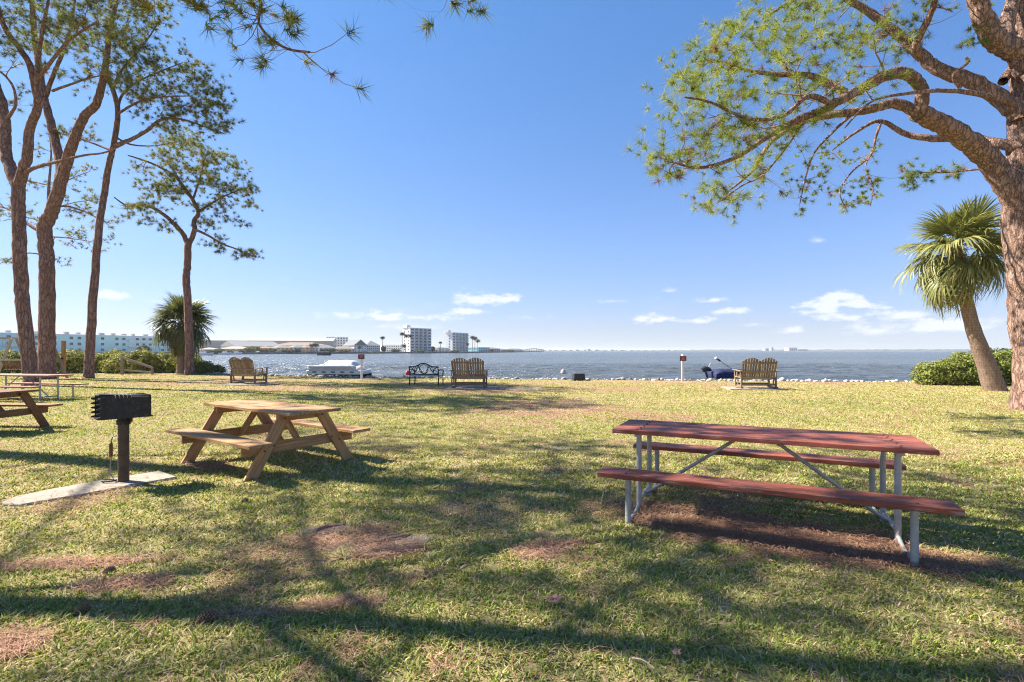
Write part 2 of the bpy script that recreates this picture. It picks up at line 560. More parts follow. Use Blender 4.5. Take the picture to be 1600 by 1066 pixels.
m, nt, b = material('lawn_soil', 0.95, 0.1)
v = coords(nt)
a = node(nt, 'ShaderNodeAttribute', {'attribute_name': 'tint'})
sp = node(nt, 'ShaderNodeSeparateColor', None, {0: a.outputs['Color']})
n1 = node(nt, 'ShaderNodeTexNoise', None, Vector=v, Scale=3.0, Detail=8.0, Roughness=0.65)
n2 = node(nt, 'ShaderNodeTexNoise', None, Vector=v, Scale=55.0, Detail=6.0, Roughness=0.75)
n3 = node(nt, 'ShaderNodeTexNoise', None, Vector=v, Scale=0.45, Detail=5.0)
th = ramp(nt, n2.outputs[0], [(.3, (.10, .088, .036)), (.5, (.25, .21, .09)), (.7, (.46, .385, .20))])
th = mixc(nt, ramp(nt, n3.outputs[0], [(.4, 0), (.65, .5)]), th, (.34, .275, .11))
st = ramp(nt, n2.outputs[0], [(.3, (.10, .052, .034)), (.45, (.26, .148, .098)), (.58, (.36, .228, .158)), (.72, (.56, .43, .33))])
sd = ramp(nt, n2.outputs[0], [(.3, (.19, .155, .125)), (.7, (.46, .39, .32))])
col = mixc(nt, sp.outputs[0], th, st)
col = mixc(nt, sp.outputs[1], col, sd)
col = mixc(nt, sp.outputs[2], col, (.16, .14, .115))
setc(nt, b, col)
bump(nt, b, mth(nt, 'ADD', n2.outputs[0], mth(nt, 'MULTIPLY', n1.outputs[0], 2.0)), 0.8, 0.02)
lawn_me = np_mesh('lawn', np.stack([gx.ravel(), gy.ravel(), gz.ravel()], 1), fq, 4, m, soil, smooth=True)
tag(link('lawn', lawn_me), 'shaded lawn running down to the rocky waterline', kind='structure')

# water: sheet to the horizon, wind ripples in the near part as real relief
m, nt, b = material('bay_water', 0.22, 0.5)
b.inputs['IOR'].default_value = 1.333
v = coords(nt)
w1 = node(nt, 'ShaderNodeTexNoise', None, Vector=node(nt, 'ShaderNodeMapping', None, Vector=v, Scale=(.42, 1.0, 1)).outputs[0], Scale=0.95, Detail=6.0, Roughness=0.62, Distortion=0.5)
w2 = node(nt, 'ShaderNodeTexNoise', None, Vector=node(nt, 'ShaderNodeMapping', None, Vector=v, Scale=(.5, 1.0, 1)).outputs[0], Scale=0.12, Detail=4.0, Roughness=0.6)
w3 = node(nt, 'ShaderNodeTexNoise', None, Vector=node(nt, 'ShaderNodeMapping', None, Vector=v, Scale=(.25, 1.0, 1)).outputs[0], Scale=0.012, Detail=5.0)
hh = mth(nt, 'ADD', mth(nt, 'MULTIPLY', w1.outputs[0], 0.55), mth(nt, 'MULTIPLY', w2.outputs[0], 2.2))
bump(nt, b, hh, 1.0, 1.3)
setc(nt, b, mixc(nt, ramp(nt, w3.outputs[0], [(.35, 0), (.65, 1)]), (.070, .080, .080), (.100, .108, .102)))
wy = np.concatenate([np.arange(18, 90, .22), np.geomspace(91, 14000, 46)])
wx = np.concatenate([-np.geomspace(12000, 71, 26), np.arange(-70, 70.1, .9), np.geomspace(71, 12000, 26)])
ax, ay = np.meshgrid(wx, wy)
amp = np.clip((130 - ay) / 60, 0, 1) * np.clip((75 - np.abs(ax)) / 20, 0, 1)
wz = WATER_Z + amp * ((fbm(ax * .5, ay, 1.3, 41, 3) - .5) * .50)
ii = np.arange(ax.size).reshape(ax.shape)
fq = np.stack([ii[:-1, :-1], ii[:-1, 1:], ii[1:, 1:], ii[1:, :-1]], -1).reshape(-1)
tag(link('bay_water', np_mesh('bay_water', np.stack([ax.ravel(), ay.ravel(), wz.ravel()], 1), fq, 4, m, smooth=True)),
    'choppy blue grey water of the bay reaching the horizon', kind='structure')

# the built-up spit of land across the water, with its seawall
SPIT = [(-200, 215), (120, 250), (300, 300), (450, 345), (560, 385), (640, 425), (735, 490), (800, 640), (848, 1080)]
pts = [((px - 800) / F * Y, Y) for px, Y in SPIT]
SEAW = m_plain('seawall_concrete', (.20, .19, .17), 0.9, 0.1, 0, 0.3, .2)
SANDY = m_plain('shore_ground', (.30, .27, .20), 0.95, 0.1, 0, 0.3, .1)
back = [(x * 1.9 - 20, y * 1.9 + 60) for x, y in pts]
o = MB()
o.prism(pts + back[::-1], -2.0, 0.35)
tag(o.build('far_shore', SANDY), 'low built up spit of land across the water', kind='structure')
o = MB()
for (x0, y0), (x1, y1) in zip(pts[:-1], pts[1:]):
    d = Vector((x1 - x0, y1 - y0, 0)).normalized()
    n = Vector((d.y, -d.x, 0))
    q = [Vector((x0, y0, 0)) + n * .2, Vector((x1, y1, 0)) + n * .2, Vector((x1, y1, 0)) - n * .35, Vector((x0, y0, 0)) - n * .35]
    o.prism([(p.x, p.y) for p in q], -2.0, 0.62)
tag(o.build('seawall', SEAW), 'long low dark seawall edging the far shore', 'seawall')

# the low coast on the horizon
rng = np.random.RandomState(3)
FW = m_plain('far_coast_green', (.085, .105, .10), 0.95, 0.1, 0, 0.35, .02)
o = MB()
N = 260
x0, x1 = -100, 5200
for k in range(2):
    rings = []
    for i in range(N + 1):
        x = x0 + (x1 - x0) * i / N
        Y = 3300 + 300 * math.sin(i * .035) + k * 260
        h = (5.5 + 5 * float(fbm(np.array([x]), np.array([k * 900.]), 240, 8)[0]) + 4 * rng.rand() ** 2) * (1.0 if i > 70 else .75)
        if i < 8: h *= i / 8
        rings.append([(x, Y, -1), (x, Y + 30, h * .8 - .8), (x, Y + 80, h - .8), (x, Y + 240, -1)])
    o.loft(rings, closed=False)
tag(o.build('far_coast', FW), 'thin dark wooded coast on the horizon', kind='structure')


# ------------------------------------------------------------------ grass
def make_grass(seed=5):
    rs = np.random.RandomState(seed)
    Yg = np.linspace(1.0, 38, 900)
    half = lambda Y: 1.22 * Y + 1.2
    dens = lambda Y: 7000 * np.minimum(1, (3.2 / Y)) ** 1.62
    pdf = 2 * half(Yg) * dens(Yg)
    cdf = np.cumsum(pdf) * (Yg[1] - Yg[0])
    n_t = int(cdf[-1] / 5)
    ty = np.interp(rs.rand(n_t) * cdf[-1], cdf, Yg)
    tx = (rs.rand(n_t) * 2 - 1) * half(ty)
    keep = ty < shore_y(tx) - .25
    tx, ty = tx[keep], ty[keep]
    bare = np.maximum(straw(tx, ty), sandy(tx, ty) * 1.1)
    cl = fbm(tx, ty, .5, 51)
    keep = rs.rand(len(tx)) < np.clip(1.06 - bare * np.interp(ty, [5, 9], [.80, .66]), 0, 1) * np.clip(.35 + 1.3 * cl, 0, 1)
    # none on the slabs
    for (cx, cy, rx, ry, rot) in SLABS:
        c, s = math.cos(rot), math.sin(rot)
        u, w = (tx - cx) * c + (ty - cy) * s, -(tx - cx) * s + (ty - cy) * c
        keep &= ~((np.abs(u) < rx - .03) & (np.abs(w) < ry - .03))
    tx, ty, bare = tx[keep], ty[keep], bare[keep]
    k = 5
    x = np.repeat(tx, k); y = np.repeat(ty, k); br = np.repeat(bare, k)
    n = len(x)
    sc = np.clip(y / 3.2, 1, 99) ** .55
    x = x + rs.randn(n) * .017 * sc; y = y + rs.randn(n) * .017 * sc
    a_c = np.repeat(rs.rand(len(tx)) * 2 * math.pi, k)
    az_ = a_c + rs.randn(n) * 1.1
    tall = .55 + .9 * fbm(x, y, .42, 61)
    h = (.013 + .026 * rs.rand(n) ** 1.5) * tall * (1 - .45 * np.clip(br, 0, 1)) * np.clip(y / 3.2, 1, 99) ** .22
    ln = h * (.35 + 1.25 * rs.rand(n))                       # how far the tip leans out
    w = (.0024 + .0024 * rs.rand(n)) * np.clip(y / 3.2, 1, 99) ** .80
    z = ground_z(x, y) - .003
    # colour: green runners, yellowing blades and dead straw, in drifts
    dry = np.clip(fbm(x, y, 1.1, 71) * .9 + fbm(x, y * 1.6, 4.5, 72) * .95 - .52 + .22 * np.clip((y - 9) / 10, 0, 1) + .16 * np.clip(x / 9, -.8, 1) * (y > 7), 0, 1)
    r = rs.rand(n)
    g1 = np.array([.125, .180, .036]); g2 = np.array([.305, .345, .075]); s1 = np.array([.62, .515, .295]); s2 = np.array([.40, .295, .185])
    t = rs.rand(n)[:, None]
    green = g1 * (1 - t) + g2 * t
    dead = s1 * (1 - t * .6) + s2 * t * .6
    isdead = (r < .13 + .52 * dry + .3 * np.clip(br, 0, 1))[:, None]
    colr = np.where(isdead, dead, green * (1 - .3 * dry[:, None]) + np.array([.42, .36, .09]) * .3 * dry[:, None])
    colr = colr * (.75 + .5 * rs.rand(n))[:, None]
    h = np.where(isdead[:, 0], h * .7, h); ln = np.where(isdead[:, 0], ln * 1.5, ln)
    dx, dy = np.cos(az_), np.sin(az_)
    sxx, syy = -dy * w, dx * w
    near = y < 7.5
    obs = []
    V, T, Fi = [], [], []
    q = near
    o0 = np.stack([x - sxx, y - syy, z], 1); o1 = np.stack([x + sxx, y + syy, z], 1)
    mz = z + h * .72
    m0 = np.stack([x + dx * ln * .38 - sxx * .85, y + dy * ln * .38 - syy * .85, mz], 1)
    m1 = np.stack([x + dx * ln * .38 + sxx * .85, y + dy * ln * .38 + syy * .85, mz], 1)
    tp = np.stack([x + dx * ln, y + dy * ln, z + h], 1)
    vn = np.stack([o0, o1, m1, m0, tp], 1)[q].reshape(-1, 3)
    nn = int(q.sum())
    base = (np.arange(nn) * 5)[:, None]
    fn = (base + np.array([[0, 1, 2, 0, 2, 3, 3, 2, 4]])).reshape(-1)
    cn_ = np.repeat(colr[q], 5, 0)
    q = ~near
    vf = np.stack([o0, o1, tp], 1)[q].reshape(-1, 3)
    nf = int(q.sum())
    ff = np.arange(nf * 3) + nn * 5
    cf = np.repeat(colr[q], 3, 0)
    me = np_mesh('grass', np.concatenate([vn, vf]), np.concatenate([fn, ff]), 3, BLADE, np.concatenate([cn_, cf]))
    print('grass blades', nn, nf)
    return tag(link('grass', me), 'short sunlit and shaded turf grass covering the lawn', 'grass', kind='stuff')


def make_straw(seed=9):
    rs = np.random.RandomState(seed)
    n = 700000
    y = 1.6 + (24 - 1.6) * rs.rand(n) ** 1.7
    x = (rs.rand(n) * 2 - 1) * (1.2 * y + .8)
    s = straw(x, y)
    keep = (rs.rand(n) < s * np.clip(7 / y, .35, 1) + .022) & (y < shore_y(x) - .3)
    x, y = x[keep], y[keep]
    n = len(x)
    z = ground_z(x, y) + .004 + rs.rand(n) * .030
    a = rs.rand(n) * math.pi * 2
    L = .045 + .085 * rs.rand(n)
    w = .0014 * np.clip(y / 2.8, 1, 99) ** .8
    dx, dy = np.cos(a) * L, np.sin(a) * L
    px, py = -np.sin(a) * w, np.cos(a) * w
    bend = rs.randn(n) * .02
    dz = rs.randn(n) * .008
    p0 = np.stack([x - px, y - py, z], 1); p1 = np.stack([x + px, y + py, z], 1)
    mx, my = x + dx * .5 - dy * .15 * rs.randn(n), y + dy * .5 + dx * .15 * rs.randn(n)
    p2 = np.stack([mx + px, my + py, z + np.abs(dz) + .004], 1); p3 = np.stack([mx - px, my - py, z + np.abs(dz) + .004], 1)
    p4 = np.stack([x + dx, y + dy, z + dz], 1)
    V = np.stack([p0, p1, p2, p3, p4], 1).reshape(-1, 3)
    fi = ((np.arange(n) * 5)[:, None] + np.array([[0, 1, 2, 0, 2, 3, 3, 2, 4]])).reshape(-1)
    t = rs.rand(n)[:, None]
    c = np.array([.19, .080, .050]) * (1 - t) + np.array([.47, .29, .185]) * t
    me = np_mesh('fallen_needles', V, fi, 3, STRAW, np.repeat(c, 5, 0))
    print('straw', n)
    return tag(link('fallen_needles', me), 'reddish brown fallen pine needles scattered in drifts on the lawn', 'pine straw', kind='stuff')


SLABS = [(-4.74, 5.30, .36, .27, R(57)), (-4.35, 5.88, .35, .27, R(54))]


# riprap along the waterline
def make_riprap():
    rs = np.random.RandomState(17)
    base = bmesh.new()
    bmesh.ops.create_icosphere(base, subdivisions=1, radius=1)
    bv = np.array([v.co[:] for v in base.verts]); bf = np.array([[v.index for v in f.verts] for f in base.faces])
    base.free()
    V, Fi, C = [], [], []
    k = 0
    for i in range(7600):
        x = -34 + 70 * rs.rand()
        edge = i < 5600
        d = (rs.rand() * .75 - .35) if edge else rs.rand() * 2.2
        s = .03 + .085 * rs.rand() ** 2.2 + .05 * (rs.rand() < .04)
        y = float(shore_y(x)) + d
        z = float(ground_z(np.array([x]), np.array([y]))[0]) + s * (.1 + .35 * rs.rand())
        v = bv * (1 + .28 * rs.randn(len(bv), 1)) * np.array([s * (1 + .6 * rs.rand()), s * (1 + .4 * rs.rand()), s * (.6 + .3 * rs.rand())])
        a = rs.rand() * 6.28
        c, q = math.cos(a), math.sin(a)
        v = v @ np.array([[c, q, 0], [-q, c, 0], [0, 0, 1]])
        V.append(v + np.array([x, y, z])); Fi.append(bf + k); k += len(v)
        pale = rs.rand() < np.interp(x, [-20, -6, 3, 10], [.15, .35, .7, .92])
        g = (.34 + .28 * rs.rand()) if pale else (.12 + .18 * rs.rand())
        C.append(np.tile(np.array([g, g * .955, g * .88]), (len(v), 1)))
    mm = m_leaf('rock', 0.0, 0.9)
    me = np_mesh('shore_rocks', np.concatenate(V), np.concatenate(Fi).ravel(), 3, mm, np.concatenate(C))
    return tag(link('shore_rocks', me), 'pale riprap stones lining the edge of the water', 'rocks', kind='stuff')


# ------------------------------------------------------------------ pines
def catmull(pts, per=6):
    """pts: list of (Vector, radius) -> dense list"""
    out = []
    n = len(pts)
    for i in range(n - 1):
        p = [np.array(list(pts[min(max(j, 0), n - 1)][0]) + [pts[min(max(j, 0), n - 1)][1]]) for j in (i - 1, i, i + 1, i + 2)]
        for k in range(per):
            t = k / per
            out.append(.5 * (2 * p[1] + (p[2] - p[0]) * t + (2 * p[0] - 5 * p[1] + 4 * p[2] - p[3]) * t * t + (3 * p[1] - p[0] - 3 * p[2] + p[3]) * t ** 3))
    out.append(np.array(list(pts[-1][0]) + [pts[-1][1]]))
    return np.array(out)


class Tubes:
    def __init__(s):
        s.V, s.F, s.n = [], [], 0

    def add(s, a, sides, rough=0.0, rs=None):
        P_, r = a[:, :3], a[:, 3]
        n = len(P_)
        T = np.gradient(P_, axis=0)
        T /= np.linalg.norm(T, axis=1)[:, None] + 1e-9
        u = np.cross(T[0], [0.3, 0.2, 1.0] if abs(T[0][2]) < .9 else [1.0, 0.1, 0])
        U = np.zeros_like(P_)
        for i in range(n):
            u = u - T[i] * u.dot(T[i])
            u = u / (np.linalg.norm(u) + 1e-9)
            U[i] = u
        W = np.cross(T, U)
        ang = np.arange(sides) * 2 * math.pi / sides
        rr = r[:, None] * np.ones((n, sides))
        if rough and rs is not None:
            rr = rr * (1 + rough * rs.randn(n, sides))
        ring = P_[:, None, :] + rr[:, :, None] * (np.cos(ang)[None, :, None] * U[:, None, :] + np.sin(ang)[None, :, None] * W[:, None, :])
        i0 = np.arange(n * sides).reshape(n, sides)
        i1 = np.roll(i0, -1, 1)
        q = np.stack([i0[:-1], i1[:-1], i1[1:], i0[1:]], -1).reshape(-1, 4) + s.n
        s.V.append(ring.reshape(-1, 3)); s.F.append(q); s.n += n * sides

    def build(s, name, mat, parent, org):
        if not s.V: return None
        me = np_mesh(name, np.concatenate(s.V) - np.array(org), np.concatenate(s.F).ravel(), 4, mat, smooth=True)
        return link(name, me, None, parent)


class Pine:
    def __init__(s, base, seed, label, group=None, bark=BARK, name='pine_tree'):
        s.base = Vector(base); s.rs = np.random.RandomState(seed)
        s.trunk, s.tw = Tubes(), Tubes()
        s.sp, s.st, s.sr = [], [], []      # places a branch may start: position, tangent, radius
        s.tp, s.td, s.ts, s.tc = [], [], [], []
        s.bark = bark
        s.root = empty(name, base, 0, label, 'tree', group)

    def limb(s, pts, r0, r1, sides=12, start=0.0, knob=0.02, flare=False):
        pts = [Vector(p) for p in pts]
        L = [0.0]
        for a, b in zip(pts[:-1], pts[1:]): L.append(L[-1] + (b - a).length)
        rad = [r0 + (r1 - r0) * (l / L[-1]) for l in L]
        a = catmull(list(zip(pts, rad)), 7)
        if flare:
            h = a[:, 2] - a[0, 2]
            a[:, 3] *= 1 + .22 * np.exp(-h / .35)
        a[:, :3] += s.rs.randn(len(a), 3) * (a[:, 3:4] * .05)
        e = a[-1].copy()
        e[:3] += (a[-1, :3] - a[-2, :3]) * .25
        a[-1, 3] *= .8
        e[3] = .002
        s.trunk.add(np.concatenate([a, e[None]]), sides, knob, s.rs)          # closed, rounded end
        T = np.gradient(a[:, :3], axis=0)
        T /= np.linalg.norm(T, axis=1)[:, None] + 1e-9
        for i in range(int(len(a) * start), len(a)):
            s.sp.append(a[i, :3]); s.st.append(T[i]); s.sr.append(a[i, 3])
        return a

    def branch(s, target, rmax=0.05, wig=0.06):
        c = np.array(target)
        SP = np.array(s.sp)
        d = np.linalg.norm(SP - c, axis=1)
        up = np.clip(SP[:, 2] - c[2], 0, None)
        along = -np.einsum('ij,ij->i', np.array(s.st), (c - SP)) / (d + 1e-6)
        cost = d * (1 + .45 * np.clip(along, -.3, 1)) + .35 * up + s.rs.rand(len(d)) * .25
        i = int(np.argmin(cost))
        p0, t0, r0 = SP[i], np.array(s.st[i]), s.sr[i]
        D = d[i]
        r = min(rmax, r0 * .66, .014 + .012 * D)
        out = (c - p0) / (D + 1e-6)
        p1 = p0 + (t0 * .55 + out * .45) * D * .4 + s.rs.randn(3) * D * wig
        p2 = c - (out * .6 + np.array([0, 0, .30])) * D * .33 + s.rs.randn(3) * D * wig
        n = 6 if D > .8 else 4
        t = np.linspace(0, 1, n + 1)[:, None]
        B = (1 - t) ** 3 * p0 + 3 * (1 - t) ** 2 * t * p1 + 3 * (1 - t) * t * t * p2 + t ** 3 * c
        B[1:-1] += s.rs.randn(n - 1, 3) * .018 * D
        a = np.concatenate([B, (r * (1 - .6 * t))], 1)
        s.tw.add(a, 5)
        T = np.gradient(B, axis=0)
        T /= np.linalg.norm(T, axis=1)[:, None] + 1e-9
        for k in range(1, n + 1):
            s.sp.append(B[k]); s.st.append(T[k]); s.sr.append(a[k, 3])
        return a, T

    def tuft(s, p, d, size, tone):
        s.tp.append(p); s.td.append(d / (np.linalg.norm(d) + 1e-9)); s.ts.append(size); s.tc.append(tone)

    def cluster(s, c, ntuft, spread=.55, size=.2, flat=.5, tone=0.0, rmax=.05):
        a, T = s.branch(c, rmax)
        n = len(a)
        for k in range(ntuft):
            j = s.rs.randint(max(1, n // 3), n)
            p0, t0 = a[j, :3], T[j]
            o = s.rs.randn(3) * np.array([1, 1, flat]) * spread * .62
            tgt = p0 + t0 * spread * .45 * s.rs.rand() + o
            e = tgt - p0
            D = np.linalg.norm(e) + 1e-6
            up = np.array([0, 0, 1.0])
            m = p0 + e * .55 - up * D * .14 + s.rs.randn(3) * D * .08
            t = np.linspace(0, 1, 4)[:, None]
            B = (1 - t) ** 2 * p0 + 2 * (1 - t) * t * m + t * t * tgt
            r = min(a[j, 3] * .75, .0125)
            s.tw.add(np.concatenate([B, r * (1 - .5 * t)], 1), 3)
            dd = (B[-1] - B[-2]); dd /= np.linalg.norm(dd) + 1e-9
            if s.rs.rand() < .20: continue                      # a bare dead twig
            s.tuft(tgt, dd + up * .25, size * (.75 + .5 * s.rs.rand()), tone + s.rs.randn() * .22)
            if s.rs.rand() < .35:
                s.tuft(B[2], dd + s.rs.randn(3) * .5, size * .75, tone + s.rs.randn() * .22)

    def fill(s, centre, rad, n, ntuft, **kw):
        centre, rad = np.array(centre), np.array(rad)
        pts = []
        for _ in range(n):
            while True:
                v = s.rs.rand(3) * 2 - 1
                if v.dot(v) < 1: break
            v = v * (np.linalg.norm(v) ** -.25)
            pts.append(centre + v * rad)
        SP = np.array(s.sp)
        pts.sort(key=lambda p: np.min(np.linalg.norm(SP - p, axis=1)))
        for p in pts:
            s.cluster(p, ntuft if isinstance(ntuft, int) else s.rs.randint(*ntuft), **kw)

    def finish(s, needles=26, width=.006, cols=None):
        org = np.array(s.base)
        s.trunk.build('trunk', s.bark, s.root, org)
        tag(s.tw.build('branches', TWIG, s.root, org), kind='stuff')
        rs = s.rs
        p, d, sz, tn = np.array(s.tp), np.array(s.td), np.array(s.ts), np.array(s.tc)
        n, k = len(p), needles
        d = np.repeat(d, k, 0); sz = np.repeat(sz, k); pp = np.repeat(p, k, 0); tt = np.repeat(tn, k)
        rnd = rs.randn(n * k, 3)
        perp = rnd - d * np.einsum('ij,ij->i', rnd, d)[:, None]
        perp /= np.linalg.norm(perp, axis=1)[:, None] + 1e-9
        th = R(12) + R(82) * rs.rand(n * k) ** .8
        q = d * np.cos(th)[:, None] + perp * np.sin(th)[:, None]
        q[:, 2] -= .12 * rs.rand(n * k)
        L = sz * (.7 + .4 * rs.rand(n * k))
        o = pp - d * (rs.rand(n * k) * sz * .45)[:, None]
        side = np.cross(q, rs.randn(n * k, 3))
        side /= np.linalg.norm(side, axis=1)[:, None] + 1e-9
        w = width * (.7 + .6 * rs.rand(n * k))
        V = np.stack([o + side * w[:, None], o - side * w[:, None], o + q * L[:, None]], 1).reshape(-1, 3)
        c0, c1, c2 = [np.array(c) for c in (cols or ((.055, .085, .022), (.135, .165, .038), (.26, .235, .06)))]
        t = np.clip(.45 + tt + .18 * rs.randn(n * k), 0, 1)[:, None]
        c = np.where(t < .5, c0 + (c1 - c0) * t * 2, c1 + (c2 - c1) * (t * 2 - 1))
        brown = (np.repeat(rs.rand(n), k) < .05)[:, None]
        c = np.where(brown, np.array([.20, .10, .045]), c)
        me = np_mesh('crown', V - org, np.arange(n * k * 3), 3, NEEDLE, np.repeat(c, 3, 0))
        tag(link('crown', me, None, s.root), kind='stuff')
        return s.root


def PP(lst, Y):
    """photo polyline -> points; every entry (px, py[, dY])"""
    return [P(q[0], q[1], Y + (q[2] if len(q) > 2 else 0)) for q in lst]


def ringfill(t, lst, Y, **kw):
    """crown masses given by where they show: (px, py, rx, ry, dY, depth radius, clusters)"""
    for (cx, cy, rx, ry, dY, rY, n) in lst:
        YY = Y + dY
        t.fill(P(cx, cy, YY), (rx / F * YY, rY, ry / F * YY), n, kw.get('ntuft', (6, 11)),
               **{k: v for k, v in kw.items() if k != 'ntuft'})


# the big leaning pine on the right
def right_pine():
    Y = 13.0
    t = Pine((13.25, 13.0, 0), 101, 'big pine with arching limbs at the right edge of the lawn', 'pines on the lawn')
    t.limb([(13.3, 13, -.15), (13.2, 13, 1.5), (13.05, 13.0, 3.2), (12.95, 13.05, 4.6), (13.05, 13.1, 6.2), (13.2, 13.2, 8), (13.3, 13.4, 10.2), (13.1, 13.5, 13)], .43, .20, 20, .6, .035, flare=True)
    t.limb(PP([(1604, 372), (1585, 306), (1541, 246), (1499, 211, -.3), (1455, 186, -.6), (1431, 174, -.8)], Y), .31, .19, 16, .5, .03)
    t.limb(PP([(1433, 178, -.8), (1441, 150, -.9), (1432, 127, -1), (1412, 114, -1.1), (1388, 117, -1.2), (1358, 132, -1.3), (1324, 151, -1.5), (1284, 172, -1.7), (1244, 188, -1.9), (1202, 212, -2.0), (1150, 246, -2.1), (1094, 262, -2.2), (1052, 254, -2.2)], Y), .15, .022, 10, .3, .03)
    t.limb(PP([(1435, 176, -.8), (1397, 162, -.7), (1356, 172, -.6), (1300, 180, -.3), (1255, 190, 0), (1205, 222, .3), (1175, 268, .5), (1130, 305, .6)], Y), .13, .02, 8, .2, .03)
    t.limb(PP([(1328, 149, -1.5), (1296, 131, -1.2), (1262, 118, -1.0), (1210, 116, -.8), (1160, 108, -.6), (1110, 92, -.5)], Y), .10, .022, 8, .15, .03)
    t.limb(PP([(1300, 164, -1.6), (1264, 150, -2.2), (1225, 180, -2.6), (1172, 186, -2.9), (1110, 160, -3.2), (1070, 152, -3.2)], Y), .065, .018, 7, .1, .03)
    t.limb(PP([(1596, 185), (1570, 161, .1), (1527, 131, .3), (1469, 109, .6), (1441, 88, .8), (1397, 49, 1.1), (1350, 14, 1.4), (1300, -10, 1.6), (1250, -4, 1.8), (1190, 30, 2)], Y), .21, .03, 12, .3, .04)
    t.limb(PP([(1440, 90, .8), (1430, 72, .6), (1449, 32, .3), (1461, -2, .1), (1455, -40, 0)], Y), .11, .05, 8, 0, .03)
    t.limb(PP([(1585, 165), (1562, 154, -.6), (1487, 142, -1.2), (1412, 147, -1.7), (1360, 160, -2.1), (1320, 200, -2.3)], Y), .075, .015, 7, .3)
    t.limb(PP([(1597, 232), (1559, 225, .3), (1517, 217, .7), (1450, 216, 1.0), (1412, 208, 1.2), (1375, 189, 1.2), (1340, 205, 1.3), (1300, 235, 1.4)], Y), .14, .02, 9, .3)
    t.limb(PP([(1377, 190, 1.2), (1368, 215, 1.0), (1360, 243, .9), (1330, 270, .8), (1312, 300, .7), (1322, 326, .7)], Y), .04, .012, 5, .1)
    t.limb(PP([(1365, 235, .9), (1352, 262, .5), (1364, 290, .3), (1360, 322, .2)], Y), .022, .010, 5, .1)
    t.limb(PP([(1330, 180, -.4), (1300, 208, -.6), (1272, 240, -.8), (1258, 280, -1.0), (1250, 318, -1.1)], Y), .04, .012, 5, .1)
    t.limb(PP([(1255, 190, 0), (1225, 235, -.6), (1190, 275, -.9), (1160, 290, -1), (1120, 318, -1.1)], Y), .035, .012, 5, .1)
    t.limb(PP([(1604, 110, -.2), (1590, 82, -.2), (1560, 66, -.2), (1538, 36, -.3), (1526, -4, -.4), (1500, -60, -.6), (1440, -120, -1)], Y), .26, .14, 12, .6, .05)
    t.limb(PP([(1575, 72, -.2), (1572, 40, 0), (1584, -6, .2), (1600, -70, .4)], Y), .18, .12, 10, .6, .05)
    t.limb(PP([(1592, 262, .2), (1556, 262, .6), (1514, 266, 1.0), (1469, 270, 1.4), (1425, 268, 1.7)], Y), .04, .012, 6, .4)
    t.limb(PP([(1500, 137, .3), (1490, 118, .1), (1512, 98, -.1), (1508, 90, -.1)], Y), .05, .03, 6, 1)
    t.limb(PP([(1566, 128, .1), (1584, 104, .4), (1598, 90, .6)], Y), .11, .08, 8, 1)
    ringfill(t, [(1090, 150, 50, 60, -2.6, .9, 18), (1120, 95, 60, 50, -1.2, 1.2, 21), (1170, 55, 70, 48, -.5, 1.3, 21), (1230, 25, 70, 35, .6, 1.3, 18),
                 (1330, 25, 90, 40, 1.0, 1.4, 23), (1180, 140, 90, 55, -1.6, 1.4, 21), (1260, 90, 90, 45, -.6, 1.4, 17), (1330, 70, 70, 40, 0, 1.3, 13),
                 (1110, 225, 60, 45, -2.2, .9, 18), (1050, 245, 26, 32, -2.2, .6, 8), (1160, 285, 70, 36, -.6, .9, 14), (1230, 215, 70, 40, -.8, 1.2, 13),
                 (1275, 165, 55, 35, -1.4, 1.1, 7), (1345, 150, 60, 30, -.6, 1.0, 5), (1120, 305, 40, 20, .3, .6, 7), (1400, 60, 45, 45, .8, 1, 10)],
             Y, spread=.46, size=.235, tone=.16, flat=.6, ntuft=(3, 7))
    ringfill(t, [(1255, 292, 22, 36, -1.0, .4, 7), (1325, 300, 40, 30, .6, .5, 8), (1360, 300, 22, 32, .3, .4, 5), (1300, 240, 40, 25, .8, .6, 7),
                 (1350, 245, 20, 16, .9, .4, 3)], Y, spread=.34, size=.12, tone=0, ntuft=(4, 8))
    ringfill(t, [(1435, 268, 34, 14, 1.5, .4, 7), (1500, 262, 20, 12, 1, .3, 3), (1425, 285, 14, 10, 1.6, .3, 2)], Y, spread=.3, size=.17, tone=-.25, ntuft=(5, 8))
    ringfill(t, [(1535, 62, 14, 30, -.4, .5, 5), (1520, 5, 30, 20, -.2, .6, 5), (1440, 20, 24, 24, .3, .6, 5)], Y, spread=.3, size=.17, tone=-.1, ntuft=(3, 6))
    ringfill(t, [(1450, -120, 160, 60, -.6, 2.2, 23), (1250, -60, 120, 40, 1, 2, 16), (1660, -150, 120, 80, 0, 2.5, 21), (1700, 60, 60, 90, .5, 2, 12)], Y, spread=.5, size=.2, tone=.1)
    t.finish(46, .0043, ((.095, .14, .025), (.205, .26, .05), (.35, .37, .085)))


